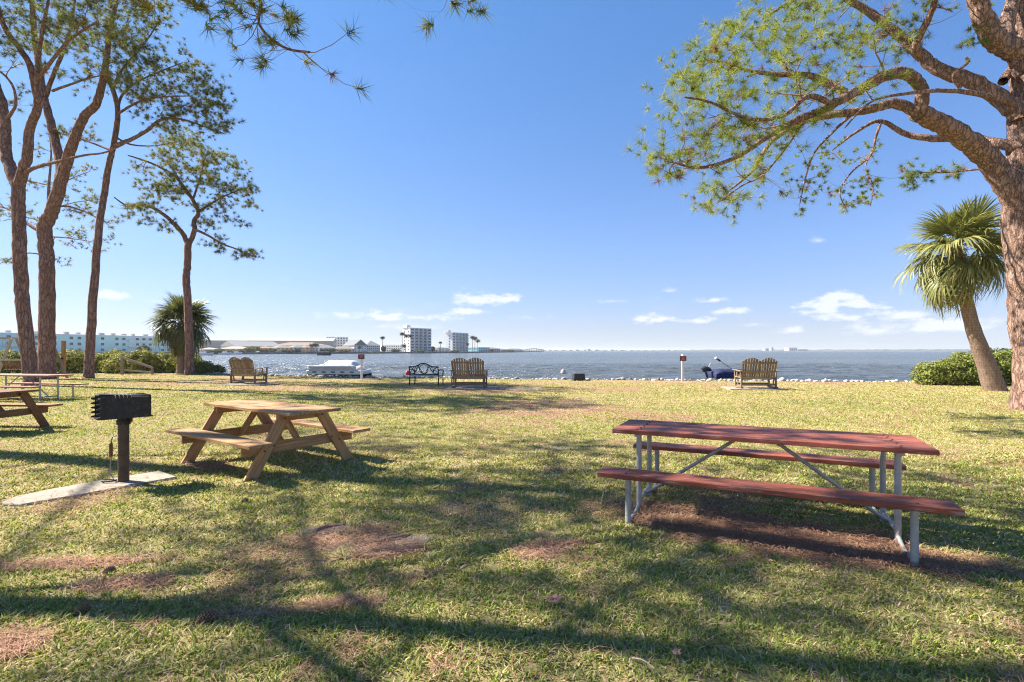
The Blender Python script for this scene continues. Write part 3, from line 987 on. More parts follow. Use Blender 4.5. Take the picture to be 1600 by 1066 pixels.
def left_pines():
    cols = ((.075, .105, .034), (.17, .20, .06), (.31, .29, .09))
    # nearest of the four, forked
    Y = 22.0
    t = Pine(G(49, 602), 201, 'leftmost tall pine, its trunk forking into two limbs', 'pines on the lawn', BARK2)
    t.limb(PP([(50, 605), (48, 590), (40, 517), (34, 455), (31, 393), (29, 331), (28, 287)], Y), .26, .23, 18, 1, .03, flare=True)
    t.limb(PP([(28, 292), (16, 262, .3), (9, 240, .5), (9, 201, .6), (2, 158, .8), (-15, 110, 1), (-30, 50, 1.5), (-35, -20, 2)], Y), 0.234, 0.096, 12, .3)
    t.limb(PP([(30, 290), (42, 243, -.3), (47, 201, -.5), (59, 165, -.8), (54, 132, -1), (46, 100, -1.1), (30, 75, -1.2), (8, 45, -1.6), (-8, -5, -2)], Y), 0.211, 0.072, 12, .3)
    t.limb(PP([(40, 270, -.2), (55, 262, -.8), (92, 252, -1.8), (130, 243, -2.4), (165, 238, -2.8), (200, 222, -3.1), (222, 204, -3.3)], Y), 0.086, 0.012, 8, .4)
    t.limb(PP([(56, 140, -1), (60, 90, -1.2), (68, 40, -1.6), (80, -20, -2)], Y), 0.094, 0.040, 8, .2)
    t.limb(PP([(8, 190, .6), (24, 165, 0), (20, 135, -.4), (0, 112, -.8), (-25, 105, -1.2)], Y), 0.078, 0.032, 7, .2)
    t.limb(PP([(54, 132, -1), (85, 90, -1.6), (112, 60, -2.2), (150, 35, -3)], Y), 0.078, 0.032, 7, .2)
    ringfill(t, [(20, 30, 70, 45, -1, 2.2, 22), (95, 20, 60, 34, -2, 2, 16), (-20, 100, 50, 60, 0, 2, 12), (45, 80, 40, 25, -1.2, 1.5, 8), (150, 30, 50, 30, -2.6, 1.5, 10),
                 ], Y, spread=.6, size=.25, tone=0, ntuft=(5, 9))
    ringfill(t, [(-10, -75, 130, 50, -1, 3.2, 80), (60, -115, 120, 36, -2.5, 2.4, 60), (130, -60, 90, 36, -2, 2.4, 44)], Y, spread=.6, size=.28, tone=0, ntuft=(7, 11))
    t.finish(40, .0065, cols)
    # second, leaning right
    Y = 27.0
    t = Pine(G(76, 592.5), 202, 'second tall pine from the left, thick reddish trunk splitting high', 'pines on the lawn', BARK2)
    t.limb(PP([(76, 594), (74, 575), (73, 517), (74, 424), (70, 365), (74, 340)], Y), .36, .32, 18, 1, .03, flare=True)
    t.limb(PP([(73, 348), (84, 322, -.2), (99, 272, -.5), (114, 223, -.8), (132, 182, -1), (150, 163, -1.2), (161, 124, -1.3), (167, 87, -1.4), (171, 50, -1.5), (182, 5, -1.6)], Y), 0.312, 0.080, 14, .35)
    t.limb(PP([(92, 290, -.4), (94, 255, .2), (78, 188, .6), (68, 148, .8), (62, 108, 1), (54, 60, 1.2), (50, 5, 1.4), (44, -50, 1.6)], Y), 0.234, 0.096, 12, .4)
    t.limb(PP([(72, 150, .8), (82, 120, .6), (98, 82, .4), (111, 40, .2), (118, -10, 0)], Y), 0.117, 0.048, 8, .2)
    t.limb(PP([(82, 142, .6), (110, 132, .2), (140, 122, -.2), (170, 116, -.6)], Y), 0.070, 0.024, 7, .2)
    t.limb(PP([(70, 365), (46, 352, .3), (20, 330, .8), (-10, 320, 1.5)], Y), 0.094, 0.032, 8, .3)
    t.limb(PP([(78, 330), (100, 322, 1), (130, 330, 2), (160, 345, 3)], Y), 0.062, 0.024, 7, .3)
    ringfill(t, [(165, 90, 45, 45, -1.4, 1.8, 16), (185, 40, 50, 35, -1.6, 1.8, 14), (105, 45, 50, 40, .2, 2, 14), (50, 40, 50, 45, 1.2, 2, 14), (120, 110, 40, 22, 0, 1.6, 8),
                 (60, -50, 120, 40, 1, 3, 60), (190, -40, 80, 34, -1.4, 2.5, 46), (5, 330, 26, 22, 1.2, 1, 5), (140, 340, 34, 16, 2.4, 1, 6)], Y, spread=.65, size=.31, tone=0, ntuft=(5, 9))
    t.finish(40, .0075, cols)
    # third, slim and tall
    Y = 27.5
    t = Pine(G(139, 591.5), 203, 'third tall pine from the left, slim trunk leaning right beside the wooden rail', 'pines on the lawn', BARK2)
    t.limb(PP([(138, 593), (139, 580), (142, 517), (149, 424), (156, 346), (163, 303), (170, 257), (178, 223), (184, 173), (176, 140), (168, 118)], Y), .225, .11, 18, .7, .035, flare=True)
    t.limb(PP([(178, 228), (205, 218, -.3), (230, 204, -.5), (252, 187, -.8), (285, 187, -1), (325, 200, -1.2), (352, 210, -1.2)], Y), 0.109, 0.024, 8, .2)
    t.limb(PP([(182, 185), (190, 150, .4), (215, 128, .8), (250, 112, 1), (285, 98, 1.2)], Y), 0.078, 0.024, 8, .2)
    t.limb(PP([(176, 140), (190, 110, 0), (215, 80, .2), (235, 55, .3), (250, 30, .4)], Y), 0.078, 0.024, 8, .2)
    t.limb(PP([(174, 235), (150, 226, .4), (120, 215, .8), (100, 210, 1)], Y), 0.062, 0.024, 7, .2)
    t.limb(PP([(184, 178), (215, 160, -1), (250, 152, -1.8), (300, 150, -2.2)], Y), 0.070, 0.024, 7, .2)
    t.limb(PP([(180, 214), (205, 226, 1), (240, 228, 1.8), (275, 222, 2.4)], Y), 0.055, 0.024, 7, .2)
    ringfill(t, [(270, 100, 32, 18, 1, 1.3, 17), (225, 80, 38, 26, .2, 1.5, 21), (300, 150, 45, 32, -1.6, 1.5, 34), (335, 185, 28, 26, -1.2, 1, 20), (250, 165, 50, 32, -.8, 1.6, 34),
                 (215, 120, 40, 30, .6, 1.5, 21), (270, 215, 50, 22, 1.4, 1.4, 21), (120, 205, 30, 20, .8, 1.2, 11), (200, 40, 44, 34, .3, 1.5, 25), (245, 30, 22, 22, .4, 1, 11), (325, 130, 22, 18, -1.8, 1, 8)],
             Y, spread=.55, size=.26, tone=.05, ntuft=(5, 9))
    t.finish(40, .0075, cols)
    # fourth, shorter, spreading
    Y = 31.5
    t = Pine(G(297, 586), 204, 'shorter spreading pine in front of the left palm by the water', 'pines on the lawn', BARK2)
    t.limb(PP([(297, 587.5), (296, 570), (294, 486), (291, 440), (292, 424), (294, 378)], Y), .25, .19, 16, 1, .035, flare=True)
    t.limb(PP([(294, 384), (286, 366, 0), (268, 346, -.3), (248, 330, -.6), (222, 319, -.8), (198, 321, -1), (178, 308, -1.2)], Y), 0.156, 0.032, 10, .3)
    t.limb(PP([(295, 382), (304, 360), (303, 346, .2), (310, 331, .3), (297, 306, .3), (287, 292, .2), (271, 274, 0), (236, 255, -.4), (200, 243, -.8)], Y), 0.156, 0.040, 10, .3)
    t.limb(PP([(309, 332, .3), (330, 318, .6), (352, 306, .8), (378, 296, 1)], Y), 0.078, 0.024, 8, .2)
    t.limb(PP([(303, 358), (325, 368, -.5), (345, 380, -.9), (371, 390, -1.2), (396, 400, -1.4)], Y), 0.086, 0.024, 8, .2)
    t.limb(PP([(302, 310, .3), (312, 280, .6), (318, 255, .8), (325, 235, 1)], Y), 0.070, 0.024, 8, .2)
    t.limb(PP([(285, 290, .2), (268, 262, .8), (250, 245, 1.2)], Y), 0.055, 0.024, 7, .2)
    ringfill(t, [(330, 262, 50, 28, .6, 1.6, 38), (372, 300, 26, 32, .9, 1.2, 22), (290, 245, 46, 22, .5, 1.6, 29), (240, 270, 40, 24, -.3, 1.4, 21), (330, 305, 40, 26, .4, 1.4, 22),
                 (210, 325, 30, 18, -.9, 1, 13), (232, 300, 36, 18, -.4, 1.2, 13), (345, 345, 38, 16, .6, 1.2, 13), (385, 396, 18, 8, -1.3, .6, 8), (350, 384, 18, 8, -1, .6, 6),
                 (250, 348, 20, 14, -.4, .8, 6), (270, 300, 30, 16, .2, 1.2, 13)], Y, spread=.5, size=.26, tone=.05, ntuft=(5, 9))
    t.finish(40, .0078, cols)
    # one more behind the pair on the left
    Y = 44.0
    t = Pine(P(66, 580, Y) * 1.0, 205, 'pale pine standing behind the two leftmost trunks', 'pines on the lawn', BARK2)
    t.root.location.z = 0.0
    t.base = Vector((t.base.x, t.base.y, 0))
    t.limb(PP([(67, 576), (68, 500), (72, 430), (78, 360), (76, 300), (80, 240), (76, 205)], Y), .36, .03, 12, .45)
    for q in ([(77, 330), (110, 318, 1), (150, 312, 2)], [(75, 370), (105, 372, -1), (145, 378, -2)], [(77, 300), (110, 280, -1), (140, 268, -1)], [(76, 350), (40, 340, 1), (5, 345, 2)], [(73, 400), (40, 396, 0), (0, 412, 1)], [(78, 290), (40, 282, 1), (10, 280, 1)]):
        t.limb(PP(q, Y), 0.062, 0.024, 6, .2)
    ringfill(t, [(135, 310, 40, 20, 1, 1.6, 11), (130, 372, 40, 18, -1.4, 1.6, 10), (125, 270, 34, 18, -1, 1.4, 7), (20, 335, 36, 26, 1, 1.6, 8), (10, 405, 30, 14, .6, 1.2, 5), (30, 285, 36, 22, 1, 1.6, 7),
                 (80, 240, 40, 24, 0, 1.6, 7), (90, 400, 26, 12, 0, 1.2, 3), (165, 385, 14, 10, -1.8, .8, 2)], Y, spread=.65, size=.30, tone=.15, ntuft=(5, 9))
    t.finish(18, .016, cols)


def shade_pine(base, lean, h, seed, label, limbs, fills, r=.34, tuft=.22):
    """a pine outside the picture whose crown throws the dappled shade"""
    t = Pine(base, seed, label, 'pines on the lawn')
    bx, by = base[0], base[1]
    at = lambda z: Vector((bx + lean[0] * z, by + lean[1] * z, z))
    t.limb([at(z * h / 6) + Vector((math.sin(z * 1.7 + seed) * .12, math.cos(z * 2.1 + seed) * .12, -.15 if z == 0 else 0)) for z in range(7)], r, r * .3, 14, .5, .03, flare=True)
    for (z0, pts, r0) in limbs:
        t.limb([at(z0)] + [Vector(p) for p in pts], r0 * .36, .016, 9, .25)
    for (c, rad, n, nt_) in fills:
        t.fill(c, rad, int(n * (1.0 if nt_[1] < 7 else 2.0)), nt_ if nt_[1] < 7 else (4, 8), spread=.75 if nt_[1] > 6 else .5, size=tuft, tone=.05, flat=.5)
    t.finish(36, .0050)


def shade_pines():
    # trunk just left of the frame; two of its boughs hang into the top edge of the picture
    shade_pine((-9.0, 3.55, 0), (.04, .20), 13.5, 301, 'pine left of the view, its boughs hanging in at the top edge',
               [(5.2, [(-7.5, 5.6, 6.4), (-5.6, 6.6, 7.2), (-4.3, 7.0, 7.2), (-3.52, 7.05, 6.45), (-3.45, 7.0, 5.95), (-3.1, 6.95, 5.62), (-2.72, 6.9, 5.52)], .11),
                (6.4, [(-7.0, 6.4, 7.8), (-4.6, 6.9, 8.3), (-2.4, 7.0, 8.0), (-1.4, 7.0, 7.2), (-.9, 7.0, 6.45)], .12),
                (6.0, [(-7.6, 5.4, 7.0), (-6.6, 6.6, 7.2), (-5.4, 7.3, 6.8), (-4.6, 7.6, 6.6)], .10),
                (7.5, [(-7.4, 3.6, 8.6), (-5.8, 2.6, 9.2), (-4.0, 2.2, 9.6)], .14),
                (8.2, [(-10.4, 6.4, 9.2), (-11.8, 8.2, 9.8), (-13, 9.6, 10.2)], .14),
                (9.0, [(-7.6, 7.6, 10), (-6.6, 9.6, 11), (-6.0, 11.2, 11.6)], .14),
                (8.4, [(-10.6, 4.4, 9.6), (-12.2, 3.6, 10.4)], .12)],
               [((-3.5, 7.0, 6.1), (.42, .3, .3), 7, (3, 6)), ((-4.4, 7.1, 6.42), (.7, .35, .16), 8, (3, 6)), ((-2.9, 6.93, 5.58), (.3, .2, .1), 4, (3, 5)),
                ((-.85, 7.0, 6.22), (.35, .25, .12), 3, (2, 4)), ((-1.9, 7.1, 6.40), (.4, .3, .12), 2, (2, 3)),
                ((-8.6, 8.2, 9.2), (1.4, 1.0, .6), 9, (6, 9)), ((-7.3, 6.0, 10.2), (1.5, 1.0, .7), 11, (6, 9)), ((-5.3, 8.2, 10.2), (1.3, 1.1, .6), 10, (6, 9)), ((-10.2, 7.3, 9.2), (1.4, 1.2, .6), 9, (6, 9)),
                ((-9.8, 6.0, 10.6), (1.3, 1.2, .7), 9, (6, 9)), ((-9.3, 8.8, 10.4), (1.6, 2.4, .8), 20, (6, 9)), ((-6.0, 5.2, 10.6), (1.2, .9, .6), 8, (5, 9)),
                ((-6.4, 3.0, 9.2), (2.4, 1.5, 1.0), 20, (7, 11)), ((-8.2, 5.5, 11.0), (2.4, 2.0, 1.6), 26, (7, 11)), ((-6.4, 9.4, 11.2), (1.6, 1.8, 1.0), 16, (7, 11)),
                ((-11.8, 8.0, 10.2), (1.8, 2, .9), 16, (7, 11)), ((-4.6, 6.8, 8.6), (1.6, 1.0, .7), 14, (6, 10)), ((-11.8, 4.0, 10.6), (1.5, 1.4, .8), 12, (6, 10)),
                ((-3.2, 2.6, 9.8), (1.2, .9, .6), 8, (6, 10))], .19)
    shade_pine((-16.5, 9.5, 0), (.05, .05), 17, 302, 'tall pine out of view beside the left picnic tables',
               [(9, [(-14.5, 10.5, 10.5), (-12.6, 11.4, 11.6), (-11.4, 11.8, 12.4)], .16), (10, [(-18.5, 8.5, 11.4), (-20, 8, 12.2)], .14), (11, [(-15.6, 7.4, 12.2), (-15.0, 5.8, 13.0)], .15),
                (12, [(-16.8, 12.2, 13), (-17, 14.0, 13.8)], .15), (13, [(-13.8, 9.4, 14.2), (-12.4, 9.0, 15)], .13)],
               [((-12.4, 11.6, 12.4), (2, 1.4, 1.0), 18, (7, 11)), ((-15.4, 6.6, 13), (2, 1.6, 1), 16, (7, 11)), ((-13.4, 9.2, 15), (2.2, 1.8, 1.1), 18, (7, 11)),
                ((-16.6, 13, 14), (2.2, 1.6, 1), 16, (7, 11)), ((-16, 10, 16.6), (2, 2, 1.1), 16, (7, 11)), ((-19, 8.4, 12.4), (1.6, 1.6, .9), 10, (7, 11))], .40, .25)
    shade_pine((-11.5, -2.0, 0), (.03, .08), 14, 303, 'pine out of view to the left behind the photographer',
               [(7, [(-10, -.4, 8.2), (-8.8, 1.0, 9.0), (-8.2, 2.0, 9.4)], .15), (8, [(-9.4, -2.0, 9.2), (-7.6, -1.8, 10)], .14), (9, [(-13.2, -.6, 10), (-14.4, .6, 10.8)], .13), (10, [(-11.2, .6, 11.2), (-11, 2.2, 12)], .13)],
               [((-8.6, 1.4, 9.3), (1.8, 1.4, .9), 16, (7, 11)), ((-8, -1.6, 10), (1.8, 1.5, .9), 14, (7, 11)), ((-11, 1.6, 12), (2, 1.6, 1), 16, (7, 11)), ((-11.3, -.8, 13.5), (1.8, 1.8, 1), 14, (7, 11))], .33)


# ------------------------------------------------------------------ sabal palms
def frond_mesh(name, seed, L=1.0, spread=2.7, n=34, droop=.5, tone=(.12, .15, .05), tone2=(.34, .33, .12), seg=4):
    """a costapalmate fan: stalk along +x from the origin, folded leaflets round a curving midrib"""
    rs = np.random.RandomState(seed)
    V, Fi, C = [], [], []
    k = 0
    st = L * .75
    r = .014
    pts = [np.array([x, 0, .10 * x - .11 * (x / st) ** 2 * st]) for x in np.linspace(0, st * 1.25, 7)]
    for i, p in enumerate(pts):
        w = r * (1.6 - 1.1 * i / 6)
        V += [p + [0, w, 0], p + [0, -w, 0], p + [0, 0, -w * .8]]
        C += [np.array([.20, .21, .075])] * 3
    for i in range(6):
        a = i * 3
        for j in range(3):
            q = [a + j, a + (j + 1) % 3, a + 3 + (j + 1) % 3, a + 3 + j]
            Fi += [q[0], q[1], q[2], q[0], q[2], q[3]]
    k = len(V)
    for i in range(n):
        t = (i + .5) / n * 2 - 1
        a = t * spread / 2 + rs.randn() * .03
        hub = np.array([st + (1 - abs(t)) * L * .28, 0, .10 * st - .11 * st])
        ll = L * (1.02 - .30 * abs(t) ** 2) * (.9 + .2 * rs.rand())
        d = np.array([math.cos(a), math.sin(a), .30 * abs(math.sin(a)) + .05])
        side = np.array([-math.sin(a), math.cos(a), 0])
        w0 = .026 * (.8 + .4 * rs.rand()) * L
        tw = rs.randn() * .35
        sag = droop * (.7 + .6 * rs.rand())
        prev = None
        c = np.array(tone) * (1 - (tt := rs.rand())) + np.array(tone2) * tt
        for s_ in range(seg + 1):
            u = s_ / seg
            p = hub + d * ll * u + np.array([0, 0, -1]) * sag * ll * u ** 2.2 - d * .16 * sag * ll * u ** 2.5
            w = w0 * (.55 + .9 * u) * (1 - u ** 3) if s_ < seg else .001
            sd = side + np.array([0, 0, tw * u])
            V += [p + sd * w, p - sd * w]
            tip = .12 * u ** 3
            C += [c * (1 - tip) + np.array([.36, .28, .14]) * tip] * 2
            if s_:
                q = [k - 2, k - 1, k + 1, k]
                Fi += [q[0], q[1], q[2], q[0], q[2], q[3]]
            k += 2
    return np_mesh(name, np.array(V), np.array(Fi), 3, FROND, np.array(C))


def m_palmtrunk():
    m, nt, b = material('palm_trunk', 0.95, 0.1)
    v = coords(nt, (1, 1, 1))
    w = node(nt, 'ShaderNodeTexWave', {'wave_type': 'BANDS', 'bands_direction': 'Z', 'wave_profile': 'SAW'}, Vector=v, Scale=3.2, Distortion=2.2, Detail=3.0)
    n = node(nt, 'ShaderNodeTexNoise', None, Vector=node(nt, 'ShaderNodeMapping', None, Vector=v, Scale=(9, 9, 2)).outputs[0], Scale=2.5, Detail=7.0, Roughness=0.7)
    c = ramp(nt, n.outputs[0], [(.3, (.12, .08, .06)), (.5, (.29, .205, .155)), (.72, (.42, .33, .265))])
    c = mixc(nt, mth(nt, 'MULTIPLY', w.outputs[0], .45), c, (.16, .105, .08))
    setc(nt, b, c)
    bump(nt, b, mth(nt, 'ADD', mth(nt, 'MULTIPLY', w.outputs[0], .6), n.outputs[0]), .8, .04)
    return m


PALMT = m_palmtrunk()


def palm(base, top, r0, r1, L, seed, label, nfr, boots=True, tones=((.12, .15, .05), (.34, .33, .12))):
    base, top = Vector(base), Vector(top)
    root = empty('sabal_palm', base, 0, label, 'palm tree', 'sabal palms on the lawn')
    rs = np.random.RandomState(seed)
    mid = (base + top) / 2 + Vector(((base.x - top.x) * -.12, 0, -.1))
    a = catmull([(base - Vector((0, 0, .1)), r0 * 1.12), (base + (mid - base) * .3, r0 * .92), (mid, r1 * 1.12), (top, r1)], 9)
    tb = Tubes()
    tb.add(a, 18, .03, rs)
    tb.build('trunk', PALMT, root, np.array(base))
    # old leaf bases under the crown
    if boots:
        bm_ = MB()
        ax = (top - mid).normalized()
        for i in range(46):
            z = rs.rand() * 1.0
            p = top - ax * z
            an = rs.rand() * 6.283
            d = Vector((math.cos(an), math.sin(an), 0))
            s_ = d.cross(Vector((0, 0, 1)))
            q0 = p + d * r1 * .85
            q1 = q0 + d * .10 + Vector((0, 0, .26))
            w = .045
            bm_.add([x - base for x in (q0 - s_ * w, q0 + s_ * w, q1 + s_ * w * .5, q1 - s_ * w * .5, q0 - s_ * w + d * .03 - Vector((0, 0, .02)), q0 + s_ * w + d * .03 - Vector((0, 0, .02)), q1 + s_ * w * .5 + d * .02, q1 - s_ * w * .5 + d * .02)],
                    [(0, 1, 2, 3), (7, 6, 5, 4), (0, 4, 5, 1), (1, 5, 6, 2), (2, 6, 7, 3), (3, 7, 4, 0)])
        bm_.build('leaf_bases', m_plain('leaf_base_fibre', (.20, .135, .085), .95, .1, 0, .35, 14), root)
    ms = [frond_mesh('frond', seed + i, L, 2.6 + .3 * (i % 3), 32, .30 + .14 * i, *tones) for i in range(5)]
    dead = [frond_mesh('frond', seed + 20 + i, L * .9, 2.2, 26, 1.1, (.24, .17, .09), (.34, .27, .15)) for i in range(2)]
    for i in range(nfr):
        u = (i + .5) / nfr
        elv = R(82) - R(155) * u ** .95 + rs.randn() * R(14)
        an = i * 2.399963 + rs.randn() * .2
        ishang = u > .90
        me = dead[i % 2] if ishang else ms[min(4, int(u * 5 + rs.rand() * .8))]
        o = link('frond', me, None, root)
        s_ = (.72 + .42 * rs.rand()) * (1 if u > .12 else .8)
        o.matrix_local = Matrix.Translation(top - base + Vector((0, 0, -.25 * u))) @ Matrix.Rotation(an, 4, 'Z') @ Matrix.Rotation(-elv, 4, 'Y') @ Matrix.Rotation(rs.randn() * .35, 4, 'X') @ Matrix.Diagonal((s_, s_, s_, 1))
    return root


# ------------------------------------------------------------------ leafy hedges
def hedge(name, label, blobs, n, leaf, seed, c0, c1):
    """blobs (x, y, rx, ry, h): rounded shrubby masses sharing one planting; leaves spread through their outer shell"""
    rs = np.random.RandomState(seed)
    bx = np.array([b[:3 - 1] for b in blobs]); cen = np.mean(bx, 0)
    root = empty(name, (cen[0], cen[1], 0), 0, label, 'hedge')
    P_, N_ = [], []
    wts = np.array([b[2] * b[4] for b in blobs]); wts /= wts.sum()
    which = rs.choice(len(blobs), n, p=wts)
    B = np.array(blobs)[which]
    d = rs.randn(n, 3); d[:, 2] = np.abs(d[:, 2]); d /= np.linalg.norm(d, axis=1)[:, None]
    lump = .80 + .34 * vnoise(d[:, 0] * 3 + B[:, 0], d[:, 1] * 3 + d[:, 2] * 4, .8, seed)
    rad = lump * (1 - .42 * rs.rand(n) ** 2.2)
    p = np.stack([B[:, 0] + d[:, 0] * B[:, 2] * rad, B[:, 1] + d[:, 1] * B[:, 3] * rad, .04 + np.abs(d[:, 2]) ** .7 * B[:, 4] * rad], 1)
    nrm = d + rs.randn(n, 3) * .55; nrm /= np.linalg.norm(nrm, axis=1)[:, None]
    a = np.cross(nrm, rs.randn(n, 3)); a /= np.linalg.norm(a, axis=1)[:, None]
    b_ = np.cross(nrm, a)
    s = leaf * (.6 + .7 * rs.rand(n))[:, None]
    V = np.stack([p - a * s, p + b_ * s * .55 - nrm * s * .1, p + a * s, p - b_ * s * .55 - nrm * s * .1], 1).reshape(-1, 3) - np.array([cen[0], cen[1], 0])
    f = ((np.arange(n) * 4)[:, None] + np.array([[0, 1, 2, 0, 2, 3]])).reshape(-1)
    t = np.clip(rs.rand(n) * .8 + .35 * (vnoise(p[:, 0], p[:, 2] * 2, .7, seed) - .3), 0, 1)[:, None]
    c = np.array(c0) * (1 - t) + np.array(c1) * t
    tag(link('foliage', np_mesh('foliage', V, f, 3, LEAF, np.repeat(c, 4, 0)), None, root), kind='stuff')
    tb = Tubes()
    for i in range(len(blobs) * 7):
        bb = blobs[i % len(blobs)]
        x0, y0 = bb[0] + rs.randn() * bb[2] * .35, bb[1] + rs.randn() * bb[3] * .3
        tb.add(catmull([(Vector((x0, y0, -.03)), .03), (Vector((x0 + rs.randn() * .1, y0, bb[4] * .35)), .02), (Vector((x0 + rs.randn() * bb[2] * .3, y0 + rs.randn() * .15, bb[4] * .72)), .008)], 3), 5)
    tag(tb.build('stems', TWIG, root, (cen[0], cen[1], 0)), kind='stuff')
    return root


right_pine()
left_pines()
shade_pines()
palm(G(1556, 611), P(1493, 388, 19.2), .33, .195, 1.10, 400, 'leaning fan palm by the hedge and the right hand pine', 84)
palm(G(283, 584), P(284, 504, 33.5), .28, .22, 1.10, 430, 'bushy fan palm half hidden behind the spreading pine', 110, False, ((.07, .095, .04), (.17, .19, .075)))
hedge('hedge', 'dark green rounded hedge behind the leaning palm', [(19.0, 22.6, 1.3, .9, 1.0), (20.1, 22.5, 1.3, 1.0, 1.32), (21.4, 22.6, 1.4, 1.0, 1.5), (22.8, 22.7, 1.4, 1.0, 1.55), (24.4, 22.8, 1.5, 1.0, 1.5), (18.4, 22.4, .7, .6, .6)],
      30000, .055, 51, (.060, .095, .020), (.30, .31, .06))
hb = [(x, 34.6 + .5 * math.sin(x * 1.3), 1.3, 1.0, 1.38 + .16 * math.sin(x * 2.7)) for x in np.arange(-38.5, -21.5, 1.15)]
hedge('hedge', 'long sunlit yellow green hedge behind the left trunks', hb, 70000, .070, 52, (.075, .105, .024), (.42, .40, .085))
hedge('waterside_shrub', 'low bright shrub at the water just right of the spreading pine', [(-20.0, 33.4, .75, .6, .75), (-19.3, 33.6, .5, .4, .5)], 4500, .05, 53, (.06, .09, .025), (.30, .30, .08))


# ------------------------------------------------------------------ picnic tables
BOLT = MB().lathe([(.012, 0), (.010, .004), (.004, .006)], 10).mesh('bolt_head', True)
BOLT.materials.append(RUSTP)


def pipe_table(loc, rz, label, wood, L=2.46, z=0.76, zb=0.45, nplank=5):
    t = empty('picnic_table', loc, rz, label, 'picnic table', 'picnic tables on the lawn')
    w = .142
    for i in range(nplank):
        y = (i - (nplank - 1) / 2) * (w + .011)
        board('plank', t, (-L / 2, y, z - .02), (L / 2, y, z - .02), w, .04, wood)
    for s in (-1, 1):
        b = board('bench_board', t, (-L / 2 - .01, s * .72, zb - .02), (L / 2 + .01, s * .72, zb - .02), .26, .042, wood)
    for e in (-1, 1):
        x = e * 1.0
        for s in (-1, 1):
            MB().tube([(x, s * .26, z - .05), (x, s * .26, -.03)], .024, 10).build('leg', GALV, t, True, auto=40)
            MB().tube([(x, s * .72, zb - .05), (x, s * .72, .0)], .026, 10).build('bench_leg', GALV, t, True, auto=40)
            MB().tube([(x, s * .28, .05), (x, s * .45, .008), (x, s * .70, .02)], .016, 8).build('foot_rail', GALV, t, True)
        MB().box((x, 0, z - .053), (.05, .70, .024)).build('top_cleat', GALV, t)
        for i in range(nplank):
            for k in (-.035, .035):
                y = (i - (nplank - 1) / 2) * (w + .011)
                q = link('bolt_head', BOLT, None, t)
                q.location = (x + .02 * (k > 0), y + k, z)
        for s in (-1, 1):
            for k in (-.07, .07):
                q = link('bolt_head', BOLT, None, t)
                q.location = (x, s * .72 + k, zb + .001)
        MB().tube([(e * .10, 0, z - .052), (e * .16, 0, z - .075), (e * .98, 0, .09)], .016, 8).build('diagonal_brace', GALV, t, True)
        MB().tube([(x, -.26, .09), (x, .26, .09)], .018, 8).build('cross_rail', GALV, t, True)
        for s in (-1, 1):
            MB().box((x, s * .72, zb - .047), (.06, .22, .008)).build('bench_plate', GALV, t)
    return t


def wood_table(loc, rz, label, wood, L=2.1, z=0.76, zb=0.44, lx=.78):
    t = empty('picnic_table', loc, rz, label, 'picnic table', 'picnic tables on the lawn')
    w = .138
    for i in range(5):
        y = (i - 2) * (w + .006)
        board('plank', t, (-L / 2, y, z - .019), (L / 2, y, z - .019), w, .038, wood)
    for s in (-1, 1):
        for k in (0, 1):
            y = s * (.625 + k * .144)
            board('bench_plank', t, (-L / 2, y, zb - .019), (L / 2, y, zb - .019), w, .038, wood)
    for e in (-1, 1):
        x = e * lx
        for s in (-1, 1):
            board('leg', t, (x, s * .24, z - .042), (x, s * .70, -.03), .14, .04, wood, up=(1, 0, 0))
        board('bench_support', t, (x - e * .042, -.76, zb - .105), (x - e * .042, .76, zb - .105), .13, .04, wood, up=(1, 0, 0))
        board('top_cleat', t, (x - e * .042, -.33, z - .085), (x - e * .042, .33, z - .085), .088, .04, wood, up=(1, 0, 0))
        board('diagonal_brace', t, (x - e * .085, 0, zb - .12), (x - e * .50, 0, z - .06), .088, .04, wood, up=(0, 1, 0))
        for s in (-1, 1):
            m_ = MB()
            for q in ((.40, zb - .08), (.52, zb - .13), (.26, z - .09)):
                m_.box((x + e * .022, s * q[0], q[1]), (.012, .018, .018))
            m_.build('bolt', DARK, t)
    return t


RT = R(-25.4)
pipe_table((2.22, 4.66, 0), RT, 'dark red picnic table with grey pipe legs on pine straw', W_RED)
wood_table((-3.30, 6.95, 0), R(-35), 'tan wooden picnic table with crossed plank legs right of the grill', W_PINE, 2.15, .76, .44, .80)
wood_table((-10.05, 9.5, 0), R(-4), 'brown wooden picnic table cut off by the left edge of the photo', W_PINEDARK, 2.0, .76, .44, .78)
pipe_table((-15.2, 15.9, 0), R(-10), 'faded pink picnic table on thin metal legs under the left pines', W_FADED, 2.9)


